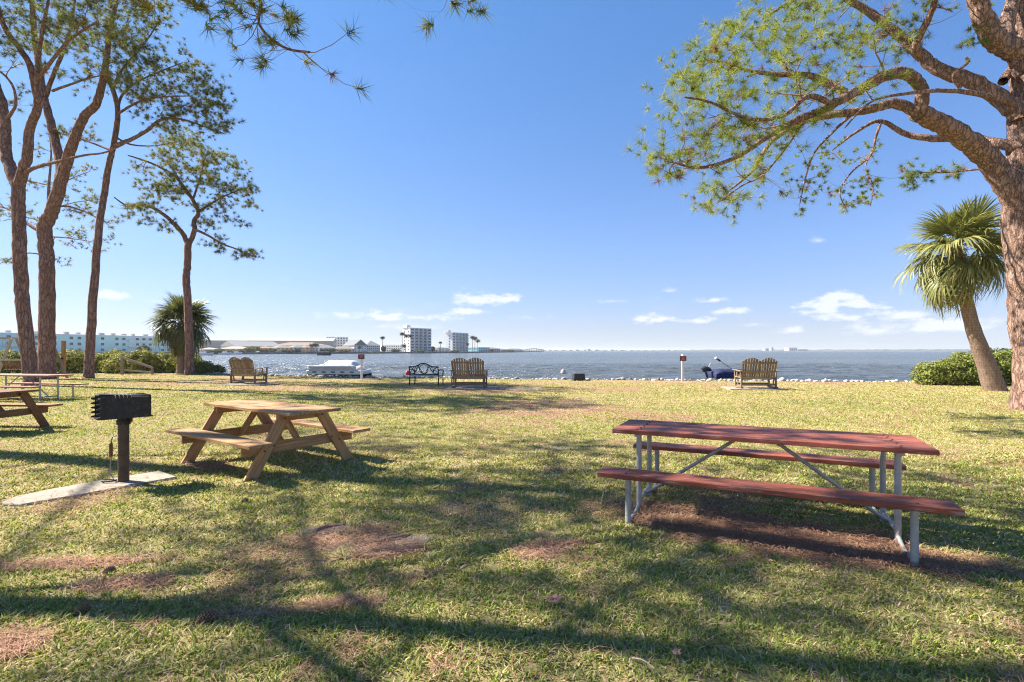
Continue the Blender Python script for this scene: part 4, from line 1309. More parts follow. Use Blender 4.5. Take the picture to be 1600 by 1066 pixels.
# ------------------------------------------------------------------ charcoal grill on its slab
def grill():
    base = Vector((-4.40, 5.80, 0.022))
    t = empty('park_grill', base, R(47), 'black pedestal charcoal grill on a rusty post', 'grill')
    MB().lathe([(.054, 0), (.054, .675)], 20).build('post', RUSTP, t, True, auto=40)
    MB().lathe([(.068, .645), (.068, .695), (.058, .695), (.058, .73)], 20).build('swivel_collar', BLACKM, t, True, auto=40)
    W, D, z0, z1 = .44, .32, .725, .975
    MB().box((0, 0, z0 + .005), (W + .06, D, .01)).build('firebox_floor', BLACKM, t)
    MB().box((0, -D / 2 - .003, (z0 + z1) / 2), (W, .006, z1 - z0)).build('front_panel', BLACKM, t)
    MB().box((0, D / 2 + .003, (z0 + z1) / 2), (W, .006, z1 - z0)).build('back_panel', BLACKM, t)
    MB().box((W / 2 + .004, 0, (z0 + z1) / 2), (.006, D + .012, z1 - z0)).build('side_panel', BLACKM, t)
    # toothed plates holding the grate at the open end
    for s in (-1, 1):
        poly = [(0, z0)]
        n = 5
        for i in range(n):
            a = z0 + (z1 - z0) * i / n
            h = (z1 - z0) / n
            poly += [(-.045, a + h * .15), (-.045, a + h * .45), (-.010, a + h * .62), (-.010, a + h)]
        poly += [(0, z1), (.03, z1), (.03, z0)]
        V, q = [], len(poly)
        for dy in (0, .006 * s):
            V += [(-W / 2 - .002 + x, s * (D / 2 + .0065) + dy, zz) for x, zz in poly]
        MB().add(V, [tuple(range(q)), tuple(range(2 * q - 1, q - 1, -1))] + [(i, (i + 1) % q, q + (i + 1) % q, q + i) for i in range(q)]).build('toothed_plate', BLACKM, t)
    g = MB()
    for i in range(13):
        y = -D / 2 + .02 + i * (D - .04) / 12
        g.tube([(-W / 2 + .01, y, z1 - .035), (W / 2 - .01, y, z1 - .035)], .006, 6)
    for x in (-W / 2 + .02, W / 2 - .03):
        g.tube([(x, -D / 2 + .012, z1 - .043), (x, D / 2 - .012, z1 - .043)], .006, 6)
    gr = g.build('cooking_grate', STEEL, t)
    MB().box((-.02, -.03, z1 + .006), (.44, .20, .008), m=Matrix.Rotation(R(5), 3, 'Y')).build('lid_plate', BLACKM, t, bevel=.002)
    for i in range(5):
        MB().tube([(-.10 + i * .035, -D / 2 - .012, z1 - .02), (-.10 + i * .035, -D / 2 - .012, z1 + .008), (-.10 + i * .035, -D / 2 + .05, z1 + .012)], .004, 5).build('handle_coil', STEEL, t)
    MB().tube([(.04, -D / 2 - .014, z1 - .008), (.20, -D / 2 - .016, z1 - .016)], .005, 6).build('handle_bar', STEEL, t)
    MB().box((.055, -.066, .70), (.03, .03, .05)).build('locking_tab', BLACKM, t)
    # the tool hanging from the post on its green cord
    tb = base + Vector((-.105, -.05, 0))
    k = empty('grill_tool', (tb.x, tb.y, .03), 0, 'long handled scraper hanging by a green cord beside the grill post', 'scraper')
    MB().tube([(.055, .02, .52), (.02, 0, .50), (.0, 0, .45), (.012, .0, .43)], .006, 6).build('cord', GREENH, k)
    MB().lathe([(.014, .27), (.018, .29), (.018, .42), (.012, .435)], 10).build('handle', W_PINEDARK, k, True)
    MB().tube([(0, 0, .28), (-.006, 0, .12), (-.012, 0, .09)], .005, 6).build('rod', STEEL, k)
    MB().tube([(-.012, 0, .09), (-.04, 0, .05), (-.075, .0, .018)], .005, 6).build('prong', STEEL, k)
    MB().tube([(-.012, 0, .09), (.02, 0, .05), (.03, 0, .018)], .005, 6).build('prong', STEEL, k)
    rp = [(-.02 + .075 * math.cos(a), .045 * math.sin(a), .012) for a in np.linspace(0, 2 * math.pi, 19)]
    MB().tube(rp, .010, 6, cap=False).build('scraper_ring', BLACKM, k, True)


def slab_thing():
    t = empty('grill_slab', (-4.6, 5.5, 0), 0, 'long pale concrete slab set in the grass under the grill', 'slab')
    for (cx, cy, rx, ry, rot), tip in zip(SLABS, (True, False)):
        if tip:
            poly = [(-rx - .02, -ry * .25), (-rx + .06, -ry * .8), (rx * .4, -ry * .98), (rx, -ry), (rx, ry), (0, ry * .97), (-rx * .7, ry * .72), (-rx - .03, ry * .2)]
        else:
            poly = [(-rx + .012, -ry), (rx, -ry * .96), (rx, ry * .9), (-rx + .012, ry)]
        c, s = math.cos(rot), math.sin(rot)
        o = MB().prism(poly, -.05, .022).build('slab', CONC, t, bevel=.008)
        o.matrix_local = Matrix.Translation((cx + 4.6, cy - 5.5, 0)) @ Matrix.Rotation(rot, 4, 'Z')


grill()
slab_thing()


# ------------------------------------------------------------------ double gliders
def slat_mesh(w, t, h, top):
    """upright slat with a shaped top; local x along its width, z up from 0"""
    n = 7
    poly = [(-w / 2, 0), (w / 2, 0)]
    w = w * 1.12
    a, b = top
    for i in range(n):
        u = i / (n - 1)
        poly.append((w / 2 - w * u, h + a * (1 - u) + b * u))
    V, q = [], len(poly)
    for y in (-t / 2, t / 2):
        V += [(x, y, z) for x, z in poly]
    return MB().add(V, [tuple(range(q)), tuple(range(2 * q - 1, q - 1, -1))] + [(i, (i + 1) % q, q + (i + 1) % q, q + i) for i in range(q)]).mesh('slat')


def glider():
    t = empty('glider_bench', (0, 0, 0), 0)
    w = W_TEAK
    hw = .64
    for s in (-1, 1):
        x = s * hw
        board('base_runner', t, (x, -.42, .045), (x, .42, .045), .10, .05, w)
        board('base_post', t, (x, -.33, .07), (x, -.33, .40), .09, .045, w, up=(1, 0, 0))
        board('base_post', t, (x, .33, .07), (x, .33, .40), .09, .045, w, up=(1, 0, 0))
        board('swing_arm', t, (x - s * .055, -.28, .38), (x - s * .055, -.20, .12), .05, .03, w, up=(1, 0, 0))
        board('swing_arm', t, (x - s * .055, .28, .38), (x - s * .055, .20, .12), .05, .03, w, up=(1, 0, 0))
        board('side_rail', t, (x, -.36, .415), (x, .40, .44), .07, .04, w)
        board('arm_rest', t, (x + s * .03, -.40, .665), (x + s * .03, .44, .70), .12, .026, w)
        board('arm_post', t, (x + s * .02, .34, .44), (x + s * .02, .34, .685), .075, .035, w, up=(1, 0, 0))
        board('arm_post', t, (x + s * .02, .08, .43), (x + s * .02, .08, .675), .06, .032, w, up=(1, 0, 0))
        board('arm_post', t, (x + s * .02, -.30, .43), (x + s * .02, -.30, .660), .06, .032, w, up=(1, 0, 0))
    board('base_stretcher', t, (-hw + .02, -.33, .15), (hw - .02, -.33, .15), .08, .035, w, up=(0, 1, 0))
    board('base_stretcher', t, (-hw + .02, .33, .15), (hw - .02, .33, .15), .08, .035, w, up=(0, 1, 0))
    board('rear_apron', t, (-hw + .02, -.275, .395), (hw - .02, -.275, .395), .11, .032, w, up=(0, 1, 0))
    board('front_apron', t, (-hw + .02, .41, .40), (hw - .02, .41, .40), .10, .03, w, up=(0, 1, 0))
    for i in range(6):
        y = -.18 + i * .105
        board('seat_slat', t, (-hw + .03, y, .455 + .01 * i), (hw - .03, y, .455 + .01 * i), .09, .022, w)
    tilt = Matrix.Rotation(R(17), 4, 'X')                                 # leans back, towards -y
    for s in (-1, 1):
        for i in range(7):
            u = (i - 3) / 3
            hgt = .86 - .12 * u * u
            dtop = .12 * (2 * u) / 3 * .5 * .33
            me = slat_mesh(.070, .02, hgt, (-dtop * 1.6, dtop * 1.6))
            me.materials.append(w)
            o = link('back_slat', me, None, t)
            m0 = Matrix.Translation((s * .31, -.25, .36)) @ tilt @ Matrix.Translation((u * .255, 0, 0)) @ Matrix.Rotation(R(u * 3.6), 4, 'Y')
            o.matrix_local = m0
        for zz, ww in ((.30, .58), (.66, .60)):
            q0 = (Matrix.Translation((s * .31, -.25, .36)) @ tilt @ Matrix.Translation((-ww / 2, -.024, zz))).translation
            q1 = (Matrix.Translation((s * .31, -.25, .36)) @ tilt @ Matrix.Translation((ww / 2, -.024, zz))).translation
            board('back_rail', t, q0, q1, .06, .024, w, up=(0, 1, .3))
    return t


GL = glider()
spots = [(G(386, 601.5), R(-17), 'weathered wooden double glider turned sideways, nearest the spreading pine'),
         (G(733, 607.5), R(-5), 'weathered wooden double glider beside the ornate metal bench'),
         (G(1183, 608.5), R(-5), 'weathered wooden double glider on the sunny lawn near the blue covered boat')]
for i, (p, rz, lab) in enumerate(spots):
    g = GL if i == 0 else copy_tree(GL)
    p = p + Vector((0, .15, .045))
    g.location = p
    g.rotation_euler = (0, 0, rz)
    tag(g, lab, 'glider bench', 'wooden double gliders facing the water')
    q = MB().box((0, 0, 0), (2.0, 1.35, .10)).build('patio_slab', CONC, None, bevel=.01)
    q.location = (p.x + (.1, .12, -.12)[i], p.y, -.005)
    q.rotation_euler = (0, 0, rz + R((4, 3, -3)[i]))
    tag(q, ('concrete slab under the sideways glider by the pines', 'concrete slab under the glider next to the metal bench', 'concrete slab under the right hand glider')[i], 'slab', 'glider slabs')
    SLABS.append((p.x, p.y, 1.02, .70, rz))


# ------------------------------------------------------------------ ornate metal bench
def iron_bench():
    p = G(665, 602)
    t = empty('garden_bench', (p.x, p.y + .25, 0), R(-12), 'black scrollwork metal garden bench left of the middle glider', 'bench')
    H, hw = .88, .66
    bk = lambda x, z: Vector((x, -.27 - (z - .42) * .22, z))                 # leaning back plane
    top = [bk(x, .80 + (.15 * math.cos(x / .42 * math.pi / 2) ** 1.5 if abs(x) < .42 else 0)) for x in np.linspace(-hw, hw, 23)]
    MB().tube(top, .026, 8 ).build('top_rail', BLACKM, t, True)
    MB().tube([bk(-hw, .47), bk(hw, .47)], .022, 8 ).build('lower_rail', BLACKM, t, True)
    for s in (-1, 1):
        MB().tube([bk(s * hw, .82), bk(s * hw, .42), (s * hw, -.27, .40), (s * hw, -.33, .0)], .028, 8 ).build('rear_leg', BLACKM, t, True)
        MB().tube([(s * hw, .27, .42), (s * hw, .29, .2), (s * hw, .25, 0)], .025, 8 ).build('front_leg', BLACKM, t, True)
        MB().tube([bk(s * hw, .64), (s * (hw + .01), -.1, .66), (s * (hw + .01), .2, .65), (s * (hw + .01), .29, .61), (s * (hw + .01), .27, .55), (s * hw, .26, .42)], .025, 8 ).build('arm_rest', BLACKM, t, True)
        # scrolls
        cv = [bk(s * (.06 + .30 * u), .50 + .34 * math.sin(u * math.pi * .55)) for u in np.linspace(0, 1, 12)]
        MB().tube(cv, .017, 6 ).build('scroll', BLACKM, t, True)
        cv = [bk(s * (.02 + .58 * u), .92 - .42 * u + .08 * math.sin(u * math.pi * 2)) for u in np.linspace(0.05, 1, 14)]
        MB().tube(cv, .017, 6 ).build('scroll', BLACKM, t, True)
        cv = [bk(s * (.40 + (.12 - .10 * u) * math.cos(u * 8.5)), .68 + (.12 - .10 * u) * math.sin(u * 8.5)) for u in np.linspace(0, 1, 22)]
        MB().tube(cv, .016, 6 ).build('scroll', BLACKM, t, True)
        cv = [bk(s * (hw - .02 - .22 * u), .78 - .22 * u ** 2) for u in np.linspace(0, 1, 8)]
        MB().tube(cv, .016, 6 ).build('scroll', BLACKM, t, True)
        cv = [bk(s * (hw - .02 - .24 * u), .50 + .16 * math.sin(u * 3.1)) for u in np.linspace(0, 1, 10)]
        MB().tube(cv, .016, 6 ).build('scroll', BLACKM, t, True)
    cv = [bk(.20 * math.sin(u), .70 - .19 * math.cos(u)) for u in np.linspace(0, 2 * math.pi, 20)]
    MB().tube(cv, .017, 6 ).build('scroll', BLACKM, t, True)
    for i in range(9):
        MB().box((0, -.24 + i * .062, .42), (hw * 2 + .02, .042, .012)).build('seat_slat', GREYP, t)
    MB().box((0, .28, .405), (hw * 2, .02, .035)).build('front_rail', GREYP, t)
    MB().box((0, -.29, .405), (hw * 2, .02, .035)).build('rear_rail', GREYP, t)


iron_bench()


# ------------------------------------------------------------------ sign posts, bin, buoys
def signpost(px, py, top, label, wb):
    p = G(px, py)
    Y = p.y
    zt = EYE + (HZ - top) / F * Y
    t = empty('sign_post', (p.x, Y, 0), R(3), label, 'sign', 'sign posts at the waterline')
    MB().box((0, 0, (zt - .05) / 2 - .05), (.10, .10, zt + .05)).build('post', WHITE, t, bevel=.006)
    if wb: MB().lathe([(.085, zt - .02), (.08, zt + .02), (.02, zt + .07)], 4).build('post_cap', WHITE, t)
    s = MB().box((0, -.065, zt - .15), (.33, .02, .25)).build('sign_board', SIGNRED, t, bevel=.004)
    m_ = MB()
    for i in range(3):
        m_.box((.0, -.0765, zt - .08 - i * .065), (.20 - .05 * (i % 2), .002, .018))
    m_.build('lettering', PINKB, s)


signpost(565, 593, 553, 'white post with a small maroon sign beside the pontoon boat', False)
signpost(1066.5, 595.5, 555.5, 'white post with a small maroon sign left of the blue covered boat', True)

p = G(904, 595)
t = empty('tub', (p.x, p.y, 0), R(8), 'black square tub upside down on the grass by the rocks', 'tub')
MB().loft([[(x * s, y * s, z) for x, y in ((-.30, -.22), (.30, -.22), (.30, .22), (-.30, .22))] for s, z in ((1.08, -.02), (1.08, .03), (1.0, .03), (.88, .36))]).build('body', DARK, t, bevel=.012)
MB().box((.42, .05, .015), (.34, .3, .03)).build('lid', DARK, t, bevel=.01)

p = P(880, 584, 51)
t = empty('buoy', (p.x, p.y, WATER_Z - .06), 0, 'faded pink and white mooring buoy out on the water near the black tub', 'buoy', 'mooring buoys')
MB().lathe([(.02, -.16), (.14, -.1), (.22, .05), (.25, .2), (.22, .36), (.12, .47), (.03, .5)], 18).build('float', PINKB, t, True)
MB().lathe([(.04, .49), (.04, .56), (.015, .57)], 10).build('eye', WHITE, t)
MB().lathe([(.252, .15), (.255, .2), (.250, .25)], 18).build('stripe', WHITE, t, True)
p = P(636.5, 583, 49)
t = empty('buoy', (p.x, p.y, WATER_Z - .06), 0, 'small bright red buoy left of the metal bench', 'buoy', 'mooring buoys')
MB().lathe([(.02, -.16), (.12, -.1), (.19, .06), (.20, .22), (.16, .38), (.05, .46)], 18).build('float', REDB, t, True)
MB().lathe([(.035, .45), (.035, .53), (.012, .54)], 10).build('eye', WHITE, t)


# ------------------------------------------------------------------ boats
BEIGE = m_plain('beige_vinyl', (.56, .47, .40), 0.6, 0.3, 0, 0.12, 4)


def pontoon():
    Y = 45.0
    xl, xr = P(485, 0, Y).x, P(577, 0, Y).x
    L = xr - xl
    t = empty('pontoon_boat', ((xl + xr) / 2, Y, WATER_Z), R(-5), 'white pontoon boat under a cream cover moored behind the rocks', 'boat')
    for y in (-.85, .85):
        prof = []
        for i in range(12):
            u = i / 11
            x = -L / 2 + L * u
            r = .22 * (1 if .06 < u < .86 else (.55 if u <= .06 else max(.12, 1 - ((u - .86) / .14) ** 2 * .75)))
            zc = .10 + (.14 * max(0, (u - .84) / .16))
            prof.append([(x, y + r * math.cos(a), zc + r * math.sin(a)) for a in np.linspace(0, 2 * math.pi, 14, endpoint=False)])
        MB().loft(prof).build('pontoon', DARK, t, True, auto=60)
    MB().box((-.05, 0, .42), (L * .95, 2.3, .34)).build('deck', WHITE, t, bevel=.03)
    for i in range(5):
        MB().box((-L * .34 + i * L * .16, -1.152, .46), (.36, .012, .10)).build('deck_vent', DARK, t)
    for y in (-1.12, 1.12):
        MB().box((-.15, y, .76), (L * .80, .04, .42)).build('fence_panel', BEIGE, t, bevel=.01)
        MB().tube([(-L * .45, y, .98), (L * .33, y, .98), (L * .37, y, .80), (L * .38, y, .56)], .022, 6).build('fence_rail', WHITE, t, True)
    # canvas cover: peaked over bows, falling to the rails
    rings = []
    for i in range(27):
        u = i / 26
        x = -L * .44 + L * .82 * u
        ridge = np.interp(u, [0, .06, .26, .32, .50, .70, .86, .92, 1], [.75, 1.0, 1.16, 1.44, 1.42, 1.45, 1.40, 1.06, .86]) + .03 * math.sin(u * 40)
        side = np.interp(u, [0, .1, .9, 1], [.66, .98, .98, .7])
        ring = []
        for k in range(13):
            v_ = k / 12 * 2 - 1
            y = 1.17 * v_
            sag = (1 - abs(v_) ** (2.6 if .3 < u < .88 else 1.7))
            ring.append((x, y, side + (ridge - side) * sag))
        ring += [(x, 1.17, side - .08), (x, -1.17, side - .08)]
        rings.append(ring)
    MB().loft(rings).build('cover', CANVAS, t, True, auto=50)
    MB().tube([(-L * .19, -1.12, .98), (-L * .185, -.8, 1.46), (-L * .185, .8, 1.46), (-L * .19, 1.12, .98)], .03, 6).build('canopy_bow', GREYP, t, True)
    o = MB().loft([[(x + dx, y * s, z) for x, y in ((-.14, -.16), (.14, -.16), (.14, .16), (-.14, .16))] for s, z, dx in ((.7, -.1, .1), (.8, .35, .05), (1.1, .5, 0), (1.1, .85, 0), (.7, .95, 0))]).build('outboard_motor', DARK, t, True, auto=40)
    o.location = (-L * .5, 0, .05)


def skiff():
    Y = 42.0
    xl, xr = P(1111, 0, Y).x, P(1172, 0, Y).x
    L = xr - xl
    t = empty('motor_boat', ((xl + xr) / 2, Y, WATER_Z), R(2), 'motor boat under a navy cover behind the right hand glider', 'boat')
    rings = []
    for i in range(10):
        u = i / 9
        w = .95 * (1 - max(0, u - .55) ** 2 * 3.6)
        rings.append([(-L / 2 + L * u * 1.15, y * w, z + .12 * u * u) for y, z in ((-1, .40), (-.92, .10), (-.5, -.1), (0, -.18), (.5, -.1), (.92, .10), (1, .40))])
    MB().loft(rings).build('hull', NAVY, t, True, auto=50)
    rings = []
    for i in range(14):
        u = i / 13
        w = 1.0 * (1 - max(0, u - .5) ** 2 * 3.2)
        hgt = np.interp(u, [0, .08, .12, .3, .5, .8, 1], [.50, .74, .80, .77, .79, .76, .6])
        rings.append([(-L / 2 - .02 + L * 1.12 * u, y * w, (.3 + (hgt - .3) * z) + .02 * math.sin(i * 2.1 + y * 3)) for y, z in ((-1.03, -.55), (-1.03, .55), (-.75, .95), (-.2, 1.03), (.2, 1.03), (.75, .95), (1.03, .55), (1.03, -.55))])
    MB().loft(rings).build('cover', NAVY, t, True, auto=60)
    # outboard tilted up at the stern
    body = [(-.20, .16, .52), (.02, .20, .50), (.22, .18, .42), (.34, .12, .30)]
    rings = [[(x, h_ * .75 * math.cos(a), z + h_ * math.sin(a)) for a in np.linspace(0, 2 * math.pi, 10, endpoint=False)] for x, h_, z in body]
    m_ = MB().loft(rings).build('outboard_motor', DARK, t, True, auto=50)
    m_.matrix_local = Matrix.Translation((-L / 2 - .30, -.1, .22)) @ Matrix.Rotation(R(38), 4, 'Y') @ Matrix.Rotation(R(-62), 4, 'Y') @ Matrix.Scale(1.25, 4)
    q = MB().loft([[(x - .05, -.06, z), (x + .07, -.04, z), (x + .07, .04, z), (x - .05, .06, z)] for x, z in ((0, 0), (-.06, -.35), (-.10, -.62))]).build('drive_leg', DARK, m_)
    q.location = (-.05, 0, .30)
    MB().lathe([(.015, -.09), (.05, -.04), (.05, .06), (.02, .12)], 10).build('gear_case', DARK, q, True).location = (-.16, 0, -.66)
    for k in range(3):
        MB().box((0, .09, 0), (.012, .14, .07), m=Matrix.Rotation(k * 2.094, 3, 'X')).build('propeller_blade', DARK, q).location = (-.24, 0, -.66)
    # the pole slung over it
    f = empty('bow_light_pole', (P(1119, 0, Y).x, Y - .2, WATER_Z), 0, 'thin slanting pole with a white globe and black clip above the navy cover', 'pole')
    a = P(1119, 560, Y) - Vector(f.location)
    b = P(1144, 577, Y) - Vector(f.location)
    d = (b - a).normalized()
    MB().tube([a + d * .28, b + d * 1.2], .022, 6).build('shaft', STEEL, f)
    MB().lathe([(.02, -.13), (.11, -.07), (.125, 0), (.10, .08), (.02, .12)], 14).build('globe', WHITE, f, True).location = a
    MB().tube([a + d * .14, a + d * .40], .075, 10).build('clip', DARK, f)
    c = P(1106, 576, Y) - Vector(f.location)
    MB().tube([a + d * .1, (a + c) / 2 + Vector((-.12, 0, .05)), c, c + Vector((-.1, 0, -.45))], .012, 5).build('stay_line', STEEL, f)


pontoon()
skiff()

# dark upturned dinghy by the spreading pine
p = G(319, 584)
t = empty('upturned_dinghy', (p.x, p.y + .6, 0), R(-6), 'low black upturned hull lying on the bank right of the palm', 'boat')
MB().loft([[(-.62 + 1.25 * u, y * w, z * (.26 - .1 * u)) for y, z in ((-.34, -.1), (-.34, .35), (-.22, .85), (0, 1), (.22, .85), (.34, .35), (.34, -.1))] for u, w in ((0, .8), (.15, 1), (.5, 1), (.8, .8), (1, .25))]).build('hull', DARK, t, True, auto=50)
MB().box((-.2, 0, .275), (.9, .03, .03)).build('keel', DARK, t)


# ------------------------------------------------------------------ swing, rail, hose post on the left
def swing():
    Y = 27.0
    o = P(22, 590, Y)
    t = empty('garden_swing', (o.x, Y, 0), R(8), 'grey timber frame swing at the left edge behind the first pine', 'swing')
    zt = EYE + (HZ - 529) / F * Y
    for x in (0.0, -2.3):
        for s in (-1, 1):
            board('leg', t, (x + s * .12, 0, zt - .02), (x + s * .85, s * .02, -.05), .10, .09, W_GREY, up=(0, 1, 0))
        board('cross_tie', t, (x - .5, 0, 1.0), (x + .5, 0, 1.0), .09, .04, W_GREY, up=(0, 1, 0))
    board('top_beam', t, (-2.6, 0, zt + .02), (1.55, .5, zt + .02), .13, .10, W_GREY)
    for s in (-1, 1):
        board('leg', t, (1.42, .45, zt - .02), (1.42 + .35 + s * .25, .45 + s * .35, -.05), .10, .09, W_GREY, up=(0, 1, 0))
    for i in range(6):
        board('back_slat', t, (-.45 + i * .17, -.15, .98), (-.30 + i * .17, .02, .52), .10, .022, W_PINEDARK, up=(0, 1, 0))
    board('back_rail', t, (-.55, -.17, 1.0), (.55, -.17, 1.0), .07, .03, W_GREY, up=(0, 1, 0))
    for i in range(4):
        board('seat_slat', t, (-.5, .05 + i * .11, .50), (.55, .05 + i * .11, .50), .09, .022, W_PINEDARK)
    for x in (-.55, .55):
        MB().tube([(x, -.1, .98), (x * .95, 0, zt)], .008, 5).build('chain', STEEL, t)


def rail():
    Y = 32.0
    p0 = P(191, 583, Y)
    t = empty('handrail', (p0.x, Y, 0), 0, 'grey timber handrail sloping down in front of the long hedge', 'handrail')
    z0 = EYE + (HZ - 556) / F * Y
    board('post', t, (0, 0, -.1), (0, 0, z0), .13, .13, W_GREY, up=(0, 1, 0))
    q = P(238, 574, Y) - p0
    z1 = EYE + (HZ - 574) / F * Y
    board('post', t, (q.x, 0, -.1), (q.x, 0, z1), .10, .10, W_GREY, up=(0, 1, 0))
    board('rail', t, (.05, -.09, z0 - .1), (q.x + .05, -.09, z1 - .02), .14, .04, W_GREY, up=(0, 1, 0))
    board('lower_rail', t, (-.05, .09, .28), (q.x, .09, .12), .10, .04, W_GREY, up=(0, 1, 0))


def hose_post():
    Y = 30.0
    p0 = P(99.5, 590, Y)
    t = empty('hose_post', (p0.x, Y, 0), 0, 'tan timber post between the second and third pines', 'post')
    zt = EYE + (HZ - 532.5) / F * Y
    board('post', t, (0, 0, -.1), (0, 0, zt), .16, .16, W_PINE, up=(0, 1, 0))
    MB().box((0, -.10, zt * .50), (.12, .06, .08)).build('hose_hook', DARK, t)
    h = empty('garden_hose', (p0.x - .12, Y - .2, 0), 0, 'green garden hose looped on the tan timber post', 'hose')
    for k in range(4):
        rx, rz_ = .26 + .02 * k, .46 + .03 * k
        MB().tube([(-.10 + rx * math.cos(a), -.02 * k, .66 + rz_ * math.sin(a)) for a in np.linspace(0, 2 * math.pi, 25)], .034, 6, cap=False).build('coil', GREENH, h, True)


swing()
rail()
hose_post()


# ------------------------------------------------------------------ litter on the lawn
def pine_cone(px, py, s, rz, label):
    p = G(px, py)
    t = empty('pine_cone', (p.x, p.y, .02), rz, label, 'pine cone', 'pine cones on the grass')
    core = MB().lathe([(.006, -.05), (.018, -.035), (.022, 0), (.016, .035), (.004, .052)], 10).build('core', TWIG, t, True)
    sc_ = MB()
    k = 0
    for j in range(11):
        z = -.045 + j * .009
        r = .021 * math.sin((j + 1.2) / 12.2 * math.pi) + .006
        for i in range(8):
            a = i * .785 + j * .39
            d = Vector((math.cos(a), math.sin(a), 0))
            q = d * r
            sd = Vector((-d.y, d.x, 0)) * .008
            up_ = Vector((0, 0, 1))
            sc_.add([q - sd + up_ * z, q + sd + up_ * z, q + d * .016 + sd * .7 + up_ * (z + .012), q + d * .016 - sd * .7 + up_ * (z + .012), q + d * .010 + up_ * (z + .019)],
                    [(0, 1, 2, 3), (3, 2, 4), (0, 3, 4), (1, 4, 2), (0, 4, 1)])
    sc_.build('scales', m_plain('cone_scale', (.26, .165, .105), .8, .2, 0, .4, 40), t)
    for o in t.children:
        o.matrix_local = Matrix.Scale(s, 4) @ Matrix.Rotation(R(88), 4, 'Y')
    return t


pine_cone(322, 970, .9, .25, 'larger pine cone lying alone near the lower left')
pine_cone(168, 896, .65, 1.2, 'small pine cone on bare needles under the concrete slab')
pine_cone(128, 956, .7, .7, 'dark pine cone in the shade at the lower left edge')
pine_cone(382, 785, .6, 0.7, 'tiny pine cone on the grass in front of the tan table')


def dry_leaf(px, py, s, rz, label, tilt):
    p = G(px, py)
    n = 22
    V, Fi = [], []
    for ring in (0, .5, 1):
        for i in range(n):
            a = 2 * math.pi * i / n
            r = .034 * (1 + .24 * math.cos(5 * a) * (ring > .4) + .12 * math.cos(11 * a)) * s
            x, y = r * math.cos(a) * ring, r * math.sin(a) * ring * .8
            V.append((x, y, .28 * abs(x) ** 1.2 + .5 * y * y * 8 + .004 * math.sin(a * 3)))
    for k in range(2):
        for i in range(n):
            Fi.append((k * n + i, k * n + (i + 1) % n, (k + 1) * n + (i + 1) % n, (k + 1) * n + i))
    t = empty('dry_leaf', (p.x, p.y, .035), rz, label, 'leaf', 'dead leaves on the grass')
    lm = m_plain('dead_leaf', (.42, .22, .15), .8, .2, 0, .25, 40)
    o = MB().add(V, Fi).build('blade', lm, t, True)
    o.matrix_local = Matrix.Rotation(tilt, 4, 'X')
    so = o.modifiers.new('thick', 'SOLIDIFY'); so.thickness = .0012
    MB().tube([(0, 0, .003), (-.03 * s, .006, .004), (-.055 * s, .014, .008)], .0014, 5).build('stalk', lm, t).matrix_local = Matrix.Rotation(tilt, 4, 'X')


dry_leaf(866, 946, 1.25, .2, 'curled pinkish dead leaf in the middle of the shaded grass', R(14))
dry_leaf(1058, 1030, .8, 1.4, 'small orange dead leaf near the bottom edge', R(-20))
dry_leaf(1205, 884, .6, 2.4, 'little tan dead leaf in front of the red table', R(10))

for i, (q, r, lab) in enumerate([([(560, 858), (590, 848), (622, 842), (648, 832)], .018, 'dark root breaking the bare soil left of centre'),
                                 ([(478, 838), (505, 826), (540, 820)], .02, 'gnarled root beside the bare sandy patch')]):
    pts = [G(*a) for a in q]
    c = pts[0]
    t = Tubes()
    t.add(catmull([(Vector((p.x, p.y, -.004 + (.012 if 0 < k < len(pts) - 1 else -.012))), r * (1.1 if k in (1, 2) else .6)) for k, p in enumerate(pts)], 6), 8, .12, np.random.RandomState(i))
    o = t.build('tree_root', TWIG, None, np.array([c.x, c.y, 0]))
    o.location = (c.x, c.y, 0)
    tag(o, lab, 'root', 'roots in the lawn')
for i, (q, lab) in enumerate([([(988, 1040), (1004, 1048), (1022, 1056)], 'pale curved twig near the bottom edge right of centre'), ([(940, 790), (946, 768), (958, 752)], 'grey curved twig left of the red table'),
                              ([(715, 900), (735, 894), (752, 886)], 'thin brown twig in the shaded grass left of centre'), ([(1345, 915), (1370, 921), (1384, 922)], 'thin twig in front of the red table bench')]):
    pts = [G(*a) for a in q]
    c = pts[0]
    t = Tubes()
    t.add(catmull([(Vector((p.x, p.y, .035 + .015 * (k == 1))), .005 - .001 * k) for k, p in enumerate(pts)], 5), 6, .08, np.random.RandomState(40 + i))
    o = t.build('fallen_twig', W_GREY if i < 2 else TWIG, None, np.array([c.x, c.y, 0]))
    o.location = (c.x, c.y, 0)
    tag(o, lab, 'twig', 'twigs on the lawn')


# ------------------------------------------------------------------ buildings across the water
def bmat(name, c, var=.06):
    return MATS.get(name) or m_plain(name, c, .85, .2, 0, var, .35)


GLASS = m_plain('dark_window', (.055, .065, .08), .2, .5, 0, .4, .3)
ROOFG = bmat('grey_roof', (.17, .18, .195)); ROOFT = bmat('tan_roof', (.23, .185, .15)); ROOFW = bmat('white_metal_roof', (.34, .33, .31))
WPEACH = bmat('peach_stucco', (.66, .42, .27)); WCREAM = bmat('cream_stucco', (.60, .53, .42)); WWHITE = bmat('white_stucco', (.76, .75, .73))
WTEAL = bmat('pale_teal_stucco', (.56, .80, .74)); WBLUE = bmat('blue_stucco', (.30, .62, .70)); WGREY = bmat('grey_stucco', (.48, .47, .46)); WPINK = bmat('pink_stucco', (.62, .38, .33))
_win = {}


